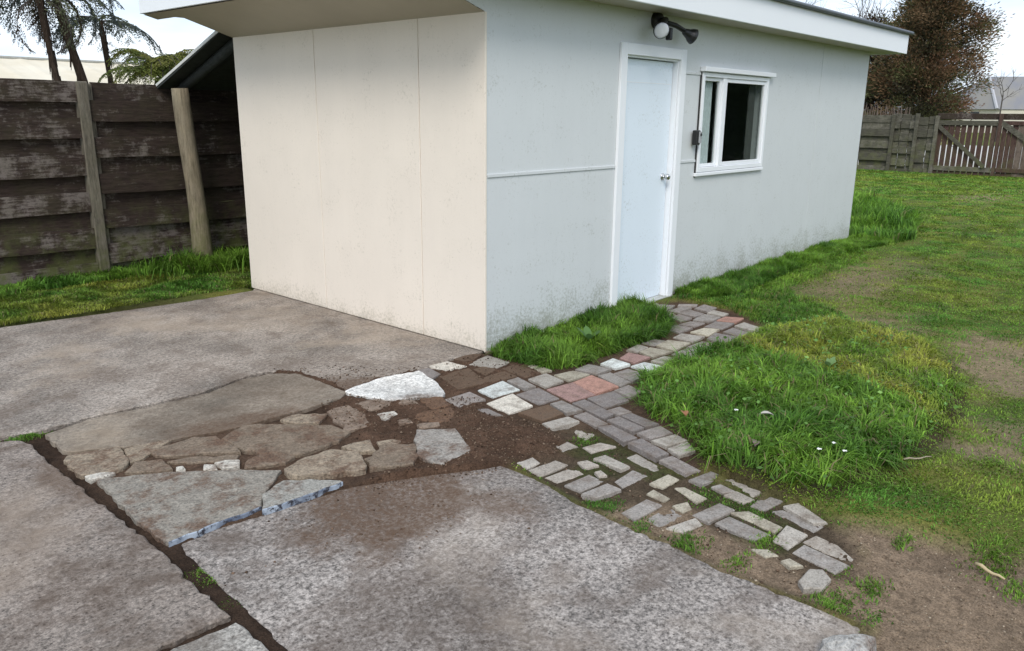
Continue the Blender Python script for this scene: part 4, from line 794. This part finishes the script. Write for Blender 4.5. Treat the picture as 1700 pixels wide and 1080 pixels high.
def frond(b, base, az, el, ln, droop, pin, npin, col, acc, curl=0.0, thick=.011, gap=.5):
    P = [np.array(base, float)]; e = el; st = ln/24; a_ = az
    for i in range(24): e -= droop/24*(1+i/18); a_ += curl/24; P.append(P[-1]+st*np.array([math.cos(a_)*math.cos(e), math.sin(a_)*math.cos(e), math.sin(e)]))
    P = np.array(P); b.tube(P, np.linspace(thick, thick*.25, 25), 4, caps=False)
    side = np.array([-math.sin(az), math.cos(az), 0]); T = np.gradient(P, axis=0); T /= np.linalg.norm(T, axis=1)[:, None]
    for k in range(npin):
        t = .1+.9*k/npin; i = t*24; j = int(i); p = P[j]+(P[min(j+1, 24)]-P[j])*(i-j); tt = T[j]; lp_ = pin*math.sin(math.pi*min(1, t*.86+.14))**.7*rng.uniform(.75, 1.1)
        for s_ in (-1, 1):
            if rng.random() < gap: continue
            d = side*s_*.86+tt*.5+np.array([0, 0, -.22])+rng.normal(0, .12, 3); m_ = 7
            d /= np.linalg.norm(d); q = p+np.outer(np.linspace(.05, 1, m_), d)*lp_; q[:, 2] -= np.linspace(0, 1, m_)**2*lp_*.22
            for s2 in (-1, 1):
                acc[0].append(q); dd = np.tile(d*.55+tt*s2*.8, (m_, 1))+rng.normal(0, .18, (m_, 3)); acc[1].append(dd); acc[2].append(lp_*.22*(1-np.linspace(0, .7, m_))); acc[3].append(np.clip(np.array(col)*(1+rng.normal(0, .25, (m_, 1))), .004, .4))
def fern_tree(name, label, base, lean, h, r, nf, cols, ln, pin, el=(.2, .9), group=None, droop=(.7, 1.5), crownz=None, skirt=0):
    root = tag(empty(name, base), label, 'tree fern', group); base = np.array(base, float); top = base+np.array([*lean, h]); b = MB()
    tt = np.linspace(0, 1, 16); b.tube([base+(top-base)*t+np.array([.02*math.sin(6*t), .02*math.cos(5*t), 0]) for t in tt], [r*(1.15-.25*t)*(1+.1*math.sin(23*t)) for t in tt], 10, jit=.25)
    for k in range(70):                               # fibrous old frond stubs on the trunk
        t = rng.random(); c = base+(top-base)*t; a = rng.random()*6.28; o_ = np.array([math.cos(a), math.sin(a), 0]); b.tube([c+o_*r*.9, c+o_*r*1.35+np.array([0, 0, -.12-.1*rng.random()])], [.012, .004], 3, caps=False)
    rel(b.build('trunk', M_BARK, None, False, False), root)
    b = MB(); acc = ([], [], [], [])
    for k in range(nf):
        az = k*2.39996+rng.normal(0, .2); frond(b, top, az, rng.uniform(*el), ln*rng.uniform(.8, 1.1), rng.uniform(*droop), pin, 34, cols[k % len(cols)], acc, rng.normal(0, .3))
    for k in range(skirt):
        az = rng.random()*6.28; frond(b, top-np.array([0, 0, .1]), az, rng.uniform(-.5, .2), ln*.8, rng.uniform(1.0, 1.6), pin*.7, 22, (.06, .042, .03), acc)
    rel(b.build('frond_stalks', M_TWIG, None, False, False), root)
    l_ = np.concatenate(acc[2]); V, F_, C = leafcloud(np.concatenate(acc[0]), np.concatenate(acc[1]), l_+.012, l_*.16+.004, np.concatenate(acc[3])); rel(tris('fronds', V, F_, C, M_LEAF), root); return root
q1, q2, q3 = on(104, 130, 1, 8.0), on(132, 130, 1, 8.3), on(184, 133, 1, 8.8)
dk = [(.085, .1, .09), (.075, .09, .085), (.10, .11, .06), (.09, .095, .09)]
fern_tree('tree_fern', 'slim dark tree fern trunk leaning left above the fence', (q1[0]+.10, 8.0, 0), (-.24, .05), 3.0, .04, 7, dk, 1.15, .26, (-.2, .45), 'tree ferns above the fence', skirt=2)
fern_tree('tree_fern', 'thicker shaggy tree fern trunk with hanging brown fibres above the fence', (q2[0]+.42, 8.3, 0), (-.62, .0), 3.15, .054, 7, dk, 1.2, .28, (-.2, .5), 'tree ferns above the fence', skirt=5)
fern_tree('tree_fern', 'thin pole-like tree fern with drooping feathery side fronds above the fence', (q3[0]+.12, 8.8, 0), (-.16, .0), 2.75, .036, 7, dk, 1.1, .26, (.0, .5), 'tree ferns above the fence')
q4 = on(262, 122, 1, 7.2); gr = [(.13, .15, .03), (.11, .14, .035), (.17, .17, .045)]
fern_tree('fern_bush', 'low bright green fern crown just over the fence beside the lean-to', (q4[0]+.05, 7.2, 0), (0, 0), q4[2]-.05, .1, 30, gr, .85, .22, (.5, 1.45), None, (.9, 1.9))

# ------------------------------------------------------------------ grass
def blades(P, h, wd, lean, az, C, taper=.75):
    n = len(P); d = np.c_[np.cos(az), np.sin(az), np.zeros(n)]; fa = az+math.pi/2+rng.normal(0, .5, n); s_ = np.c_[np.cos(fa), np.sin(fa), np.zeros(n)]*wd[:, None]/2
    up = np.array([0, 0, 1.]); m_ = P+d*(h*lean*.28)[:, None]+up*(h*.58*np.sqrt(np.clip(1-(lean*.5)**2, .2, 1)))[:, None]; t = P+d*(h*lean*.85)[:, None]+up*(h*np.clip(1-.55*lean**1.4, .12, 1))[:, None]
    V = np.stack([P-s_, P+s_, m_-s_*taper, m_+s_*taper, t], 1).reshape(-1, 3); k = np.arange(n)*5
    F_ = np.concatenate([np.c_[k, k+1, k+3], np.c_[k, k+3, k+2], np.c_[k+2, k+3, k+4]])
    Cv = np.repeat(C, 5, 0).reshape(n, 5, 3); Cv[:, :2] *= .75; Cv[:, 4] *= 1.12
    return V, F_, np.clip(Cv.reshape(-1, 3), .003, .6)
def merge(L_):
    V, F_, C, k = [], [], [], 0
    for v, f, c in L_: V.append(v); F_.append(f+k); C.append(c); k += len(v)
    return np.concatenate(V), np.concatenate(F_), np.concatenate(C)
def scatter(P, n):
    lo, hi = P.min(0), P.max(0); q = lo+rng.random((n, 2))*(hi-lo); return q[sdist(q[:, 0], q[:, 1], P) > 0]
DEEP = np.array([.07, .165, .022]); FRESH = np.array([.185, .33, .04]); YEL = np.array([.33, .35, .055]); STRAW = np.array([.28, .23, .12])
def grass(q, hmin, hmax, wd, lean0, lean1, pal, clump=6.0, straw=.03, seed=0, sink=.004):
    x, y = q[:, 0], q[:, 1]; z, _, bare = ground_z(x, y); n = len(q)
    cn = fbm(x, y, clump, 3, 60+seed)+.5; yn = np.clip(.5+2.4*fbm(x, y, 2.6, 4, 70+seed), 0, 1)
    h = .88*(hmin+(hmax-hmin)*np.clip(cn*1.3-.1, 0, 1))*rng.uniform(.65, 1.2, n)
    a0 = fbm(x, y, clump*.8, 2, 90+seed)*16; az = a0+rng.normal(0, .9, n)
    C = pal[0]*(1-yn[:, None])+pal[1]*yn[:, None]; C = C*np.exp(rng.normal(0, .32, (n, 1))); st = rng.random(n) < straw; C[st] = STRAW*rng.uniform(.6, 1.1, (st.sum(), 1))
    return blades(np.c_[x, y, z-sink], h, wd*rng.uniform(.7, 1.3, n), rng.uniform(lean0, lean1, n), az, C)
# long tuft on the corner bed
q = scatter(MOUND, 46000); d = sdist(q[:, 0], q[:, 1], MOUND)-.03+.22*fbm(q[:, 0], q[:, 1], 5, 4, 210)
yel = np.clip((q[:, 0]-q[:, 1]*.35-1.05)/.9, 0, 1)
keep = rng.random(len(q)) < np.clip(.45+d/.12, 0, 1)*np.clip(.55+2.2*(fbm(q[:, 0], q[:, 1], 5, 3, 200)+.32), .15, 1); q = q[keep]; yel = yel[keep]
v1 = grass(q[yel < .5], .05, .20, .0075, .4, 1.6, (DEEP*1.1, FRESH), 6, .07, 1); v2 = grass(q[yel >= .5], .035, .14, .0065, .5, 1.6, (FRESH*.9, YEL), 6, .12, 2)
qc = scatter(MOUND, 1300); qc = qc[fbm(qc[:, 0], qc[:, 1], 4, 3, 230) > -.02]; zc_ = ground_z(qc[:, 0], qc[:, 1])[0]; n_ = len(qc); rr_ = rng.uniform(.008, .02, n_)   # clover among the blades
az_ = rng.random(n_)*6.28; v3 = leafcloud(np.c_[qc, zc_+rng.uniform(.03, .1, n_)], np.c_[np.cos(az_), np.sin(az_), rng.uniform(-.2, .5, n_)], rr_*1.7, rr_*.6, np.clip(np.array([.13, .25, .06])*np.exp(rng.normal(0, .3, (n_, 1))), .01, .5))
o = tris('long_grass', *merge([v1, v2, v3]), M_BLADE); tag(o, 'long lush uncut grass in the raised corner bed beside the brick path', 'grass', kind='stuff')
q = scatter(WALLTUFT, 30000); d = sdist(q[:, 0], q[:, 1], WALLTUFT); q = q[rng.random(len(q)) < np.clip(.3+d/.08, 0, 1)]
o = tris('long_grass', *grass(q, .06, .22, .008, .3, 1.45, (DEEP*.9, FRESH*.85), 5, .02, 4), M_BLADE); tag(o, 'thick tuft of long grass between the grey wall and the brick path', 'grass', kind='stuff')
qa = scatter(WALLSTRIP, 52000); qb = scatter(PATHSTRIP, 26000); 
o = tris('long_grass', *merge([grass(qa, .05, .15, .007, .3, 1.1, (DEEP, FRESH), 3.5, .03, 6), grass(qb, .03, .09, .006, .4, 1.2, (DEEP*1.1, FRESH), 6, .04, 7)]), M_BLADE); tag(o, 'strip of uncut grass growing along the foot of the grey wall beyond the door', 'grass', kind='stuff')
END = np.array([(6.9, -.5), (7.4, -.62), (9, -.2), (10.5, .5), (12, 1.6), (12, 3.4), (7.0, 3.2)]); q = scatter(END, 26000)
o = tris('tall_weeds', *grass(q, .12, .42, .016, .2, .9, (DEEP*1.15, FRESH), 1.6, .02, 8), M_BLADE); tag(o, 'tall weedy grass clump past the far end of the shed', 'weeds', kind='stuff')
# short mossy lawn: dense near, thinner and coarser away
parts = []
def view_ok(q, m_=60):
    d = np.c_[q, np.full(len(q), .0)]-CAM; zc = d@_fw; u = 850+FPX*(d@_r2)/zc; v = 540-FPX*(d@_u2)/zc; return (zc > .3) & (u > -m_*3) & (u < 1700+m_*13) & (v < 1080+m_*4)
for (x0, x1, y0, y1, n, h0, h1, wd) in ((-1.2, 3.2, -5.2, -.2, 270000, .012, .04, .0055), (3.2, 8, -6.2, .0, 190000, .012, .04, .008), (8, 14, -6.6, 3.4, 150000, .015, .05, .014), (14, 21.4, -6.5, 6.4, 110000, .02, .06, .024)):
    q = np.c_[rng.uniform(x0, x1, n), rng.uniform(y0, y1, n)]; q = q[view_ok(q)]; z, c, bare = ground_z(q[:, 0], q[:, 1]); nn = fbm(q[:, 0], q[:, 1], 6, 4, 301)+.5
    q = q[(rng.random(len(q)) > bare*1.25-.12) & (nn+rng.normal(0, .18, len(q)) > .31) & (z > -.02)]
    q = q[~((q[:, 0] < LB+.1) & (q[:, 1] > -.02))]
    parts.append(grass(q, h0, h1, wd, .4, 1.3, (DEEP*1.6, FRESH*.45+YEL*.42), 3.0, .04, 11))
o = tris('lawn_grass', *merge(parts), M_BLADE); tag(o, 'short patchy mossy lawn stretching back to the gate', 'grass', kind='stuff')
# strip of lawn under the tall fence
LSTRIP = np.array([(-4.5, 3.12), (-2.0, 3.03), (-1.0, 2.98), (-.2, 2.93), (.05, 2.95), (.4, 3.1), (1.3, 3.3), (1.3, 4.45), (-4.5, 4.5)]); q = scatter(LSTRIP, 70000); q = q[view_ok(q)]
hh = np.clip((q[:, 1]-3.9)/.5, 0, 1)
o = tris('lawn_grass', *merge([grass(q[hh < .3], .015, .055, .008, .4, 1.2, (DEEP*1.1, YEL*.75), 4, .04, 15), grass(q[hh >= .3], .04, .13, .009, .3, 1.0, (DEEP, FRESH*.9), 4, .03, 16)]), M_BLADE); tag(o, 'short green lawn strip below the tall dark fence', 'grass', kind='stuff')
pb_ = gp(342, 445); q = np.c_[rng.normal(pb_[0]+.05, .28, 2600), rng.normal(pb_[1]-.08, .14, 2600)]; o = tris('weed_tuft', *grass(q, .1, .3, .012, .3, 1.1, (DEEP*.9, FRESH*.8), 5, .02, 18), M_BLADE); tag(o, 'leafy weeds growing round the foot of the log post', 'weeds', kind='stuff')
# little tufts in the joints
tufts = []
for u, v, r, n, h in ((45, 719, .04, 420, .035), (1140, 902, .055, 330, .035), (1062, 868, .04, 140, .02), (1000, 835, .04, 120, .02), (985, 832, .03, 110, .03), (1015, 838, .04, 160, .03), (1270, 900, .04, 200, .03), (1225, 930, .035, 130, .025), (1215, 932, .03, 70, .02), (1380, 1000, .06, 380, .04), (1445, 975, .04, 230, .035), (1450, 1025, .035, 120, .02), (1650, 935, .07, 420, .04), (1690, 980, .04, 180, .03), (1180, 822, .07, 420, .02), (1230, 835, .06, 320, .02), (970, 730, .05, 230, .022), (1000, 760, .05, 200, .02), (1265, 855, .04, 160, .025), (1500, 900, .03, 110, .035), (1395, 945, .03, 90, .02), (605, 750, .015, 40, .012), (335, 945, .03, 260, .01), (355, 960, .03, 260, .01), (380, 1000, .03, 160, .008), (1060, 880, .03, 90, .018)):
    c = gp(u, v, -.02 if v > 720 else 0); q = np.c_[rng.normal(c[0], r, n), rng.normal(c[1], r*.6, n)]; tufts.append(grass(q, h*.5, h, .0045, .4, 1.2, (DEEP, FRESH*.8), 9, .06, 20, .002))
o = tris('joint_weeds', *merge(tufts), M_BLADE); tag(o, 'tiny green tufts and moss sprouting in the paving joints', 'weeds', kind='stuff')
# broad-leaved weeds and petals
def rosette(name, label, u, v, n, ln, el, col, group=None, z0=.05):
    c = gp(u, v, z0); root = tag(empty(name, (c[0], c[1], z0)), label, 'plant', group)
    for k in range(n):
        az = k*2.4+rng.normal(0, .3); e = rng.uniform(*el); L_ = ln*rng.uniform(.7, 1.15); V = []; m_ = 7; side = np.array([-math.sin(az), math.cos(az), 0])
        for i in range(m_):
            t = i/(m_-1); p = np.array([math.cos(az)*math.cos(e)*t*L_, math.sin(az)*math.cos(e)*t*L_, math.sin(e)*t*L_-.35*t*t*L_*.6]); w_ = L_*.2*math.sin(math.pi*min(.97, .08+t*.9))**.8
            V += [p-side*w_+np.array([0, 0, .12*w_]), p, p+side*w_+np.array([0, 0, .12*w_])]
        F_ = [];
        for i in range(m_-1): F_ += [(3*i, 3*i+1, 3*i+4, 3*i+3), (3*i+1, 3*i+2, 3*i+5, 3*i+4)]
        cc = np.tile(np.array(col)*rng.uniform(.8, 1.25), (len(V), 1)); mesh('leaf', V, F_, M_LEAF, root, True, cc)
    return root
rosette('broadleaf_weed', 'broad-leaved weed in the grass tuft against the grey wall', 978, 565, 5, .15, (.6, 1.1), (.10, .19, .06), z0=.05)
rosette('broadleaf_weed', 'broad pale-leaved weed in the middle of the corner bed', 1315, 625, 7, .09, (.5, 1.1), (.17, .3, .08), z0=.09)
rosette('broadleaf_weed', 'dandelion rosette on the upper side of the corner bed', 1375, 608, 6, .085, (.5, 1.2), (.2, .32, .13), z0=.09)
def petals(spots, name, label, cat):
    Ps = np.array([[*gp(u, v, z)[:2], z] for u, v, z in spots]); V = []; F_ = []
    for p in Ps:
        k = len(V); V += [p+np.array([math.cos(a)*.011, math.sin(a)*.011, .003*(i % 2)]) for i, a in enumerate(np.linspace(0, 6.28, 9)[:-1])]+[p+np.array([0, 0, .004])]; F_ += [(k+i, k+(i+1) % 8, k+8) for i in range(8)]
    return V, F_
M_PETAL = plain('white_petal', (.75, .75, .72), .6)
for (u, v, z), w_ in (((1222, 680, .12), 'in dark grass beside the brown leaf'), ((1385, 735, .13), 'in the middle of the corner bed'), ((1360, 745, .13), 'low in the corner bed'), ((1402, 748, .12), 'near the bed edge')):
    V, F_ = petals([(u, v, z)], '', '', ''); c = np.mean(V, 0); o = mesh('daisy', np.array(V)-c, F_, M_PETAL); o.location = c; tag(o, 'tiny white daisy head in the long grass of the corner bed', 'flower', 'daisies in the corner bed')
def leaf_litter(name, label, u, v, z, ln, wd, az, col, cat='leaf'):
    c = gp(u, v, z); V = []; m_ = 6; d = np.array([math.cos(az), math.sin(az), 0]); s_ = np.array([-math.sin(az), math.cos(az), 0])
    for i in range(m_):
        t = i/(m_-1); w_ = wd*math.sin(math.pi*min(.98, .04+t*.94)); p = d*(t-.5)*ln+np.array([0, 0, .012*math.sin(t*3.1)]); V += [p-s_*w_+np.array([0, 0, .008]), p, p+s_*w_+np.array([0, 0, .01])]
    F_ = []
    for i in range(m_-1): F_ += [(3*i, 3*i+1, 3*i+4, 3*i+3), (3*i+1, 3*i+2, 3*i+5, 3*i+4)]
    o = mesh(name, V, F_, plain(name+'_'+str(u), col, .8)); o.location = c; return tag(o, label, cat)
leaf_litter('dead_leaf', 'curled orange-brown dead leaf in the grass by the path edge', 1136, 688, .1, .06, .02, .8, (.28, .13, .06))
leaf_litter('dead_leaf', 'pale grey dry leaf lying in the middle of the corner bed', 1272, 690, .11, .07, .02, 2.2, (.4, .38, .34))
leaf_litter('dead_leaf', 'crumpled purple-brown leaf under the bed edge beside the pavers', 1255, 738, .1, .06, .02, .3, (.2, .15, .13))
def stick(label, a, b_, z, r, col):
    p, q = gp(*a, z), gp(*b_, z); c = (p+q)/2; P = [p-c+(q-p)*t+np.array([0, 0, .004*math.sin(t*9)]) for t in np.linspace(0, 1, 6)]; m_ = MB(); m_.tube(P, [r, r*1.1, r, r*.9, r*.8, r*.5], 6); o = m_.build('stick', plain('stick_'+str(a[0]), col, .8), None, True); o.location = c; return tag(o, label, 'stick')
stick('pale straw stick lying on the bare soil at the lawn edge', (1620, 935), (1668, 962), .008, .006, (.48, .38, .22)); stick('thin grey twig sticking out of the corner bed onto the lawn', (1500, 762), (1546, 758), .04, .004, (.3, .25, .18))
stick('short brown twig at the shed corner by the grass tuft', (806, 586), (832, 580), .02, .008, (.12, .09, .06))
# rock at the edge of the big slab
c = gp(1410, 1082, .0); V = []; F_ = []; n = 14
for i, (h, rr_) in enumerate(((-.06, 1.0), (-.01, 1.02), (.025, .86), (.042, .5), (.046, .1))):
    for k in range(n):
        a = 2*math.pi*k/n; q_ = rr_*(1+.16*math.sin(3*a+1)+rng.normal(0, .03)); V.append((math.cos(a)*.095*q_, math.sin(a)*.062*q_, h+rng.normal(0, .003)))
F_ = [(i*n+k, i*n+(k+1) % n, (i+1)*n+(k+1) % n, (i+1)*n+k) for i in range(4) for k in range(n)]+[tuple(4*n+k for k in range(n))]
o = mesh('rock', V, F_, M_STONE); o.location = (c[0], c[1], 0); o.color = (.4, .385, .36, 1); o.rotation_euler = (0, 0, -.5); tag(o, 'pale speckled lump of rock at the tip of the large speckled slab', 'rock')
# crumbs of soil and grit lying about
def crumbs(name, label, Ps, r0, r1, cols, m):
    n = len(Ps); base = np.array([(1, 0, 0), (-1, 0, 0), (0, 1, 0), (0, -1, 0), (0, 0, 1), (0, 0, -1)], float); f8 = np.array([(0, 2, 4), (2, 1, 4), (1, 3, 4), (3, 0, 4), (2, 0, 5), (1, 2, 5), (3, 1, 5), (0, 3, 5)])
    r = (r0+(r1-r0)*rng.random(n)**3)[:, None, None]; V = Ps[:, None, :]+base[None]*r*rng.uniform(.55, 1.25, (n, 6, 1))*np.array([1, 1, .7]); F_ = (f8[None]+6*np.arange(n)[:, None, None]).reshape(-1, 3)
    C = np.repeat(np.array(cols)[rng.integers(0, len(cols), n)]*rng.uniform(.6, 1.3, (n, 1)), 6, 0); o = mesh(name, V.reshape(-1, 3), F_, m, None, False, C); return tag(o, label, 'soil', kind='stuff')
g = G('crumb', .95, .1); g.color(g.attr()); M_CRUMB = g.m
def drop(P, n, dz=.002, base=None):
    q = scatter(P, n); z = ground_z(q[:, 0], q[:, 1])[0]
    if base is not None: z = np.maximum(z, base)
    return np.c_[q, z+dz]
allp = np.concatenate([drop(HEAP, 5200, .002, -.027), drop(RUBBLE, 2200, .002, .004), drop(DIRTY, 600, .002, .002), drop(WEDGE, 900, .002, .001), drop(LOWZONE, 1500, .002, -.03)])
sp = np.concatenate([np.c_[rng.normal(_d0[0], .3, 420), rng.normal(_d0[1], .2, 420), np.full(420, SLABZ+.001)]]); sp = sp[sdist(sp[:, 0], sp[:, 1], SLABS_G[3]) > .01]
crumbs('soil_crumbs', 'loose crumbs of brown soil and grit scattered over the paving', np.concatenate([allp, sp]), .0015, .008, [(.08, .05, .034), (.12, .08, .055), (.19, .14, .1), (.06, .038, .025), (.15, .1, .07)], M_CRUMB)
crumbs('sandy_grit', 'fine tan grit and clods on the bare sandy soil', drop(SANDY, 9000, .0005), .001, .0065, [(.24, .18, .125), (.19, .14, .095), (.14, .1, .07), (.33, .27, .2)], M_CRUMB)
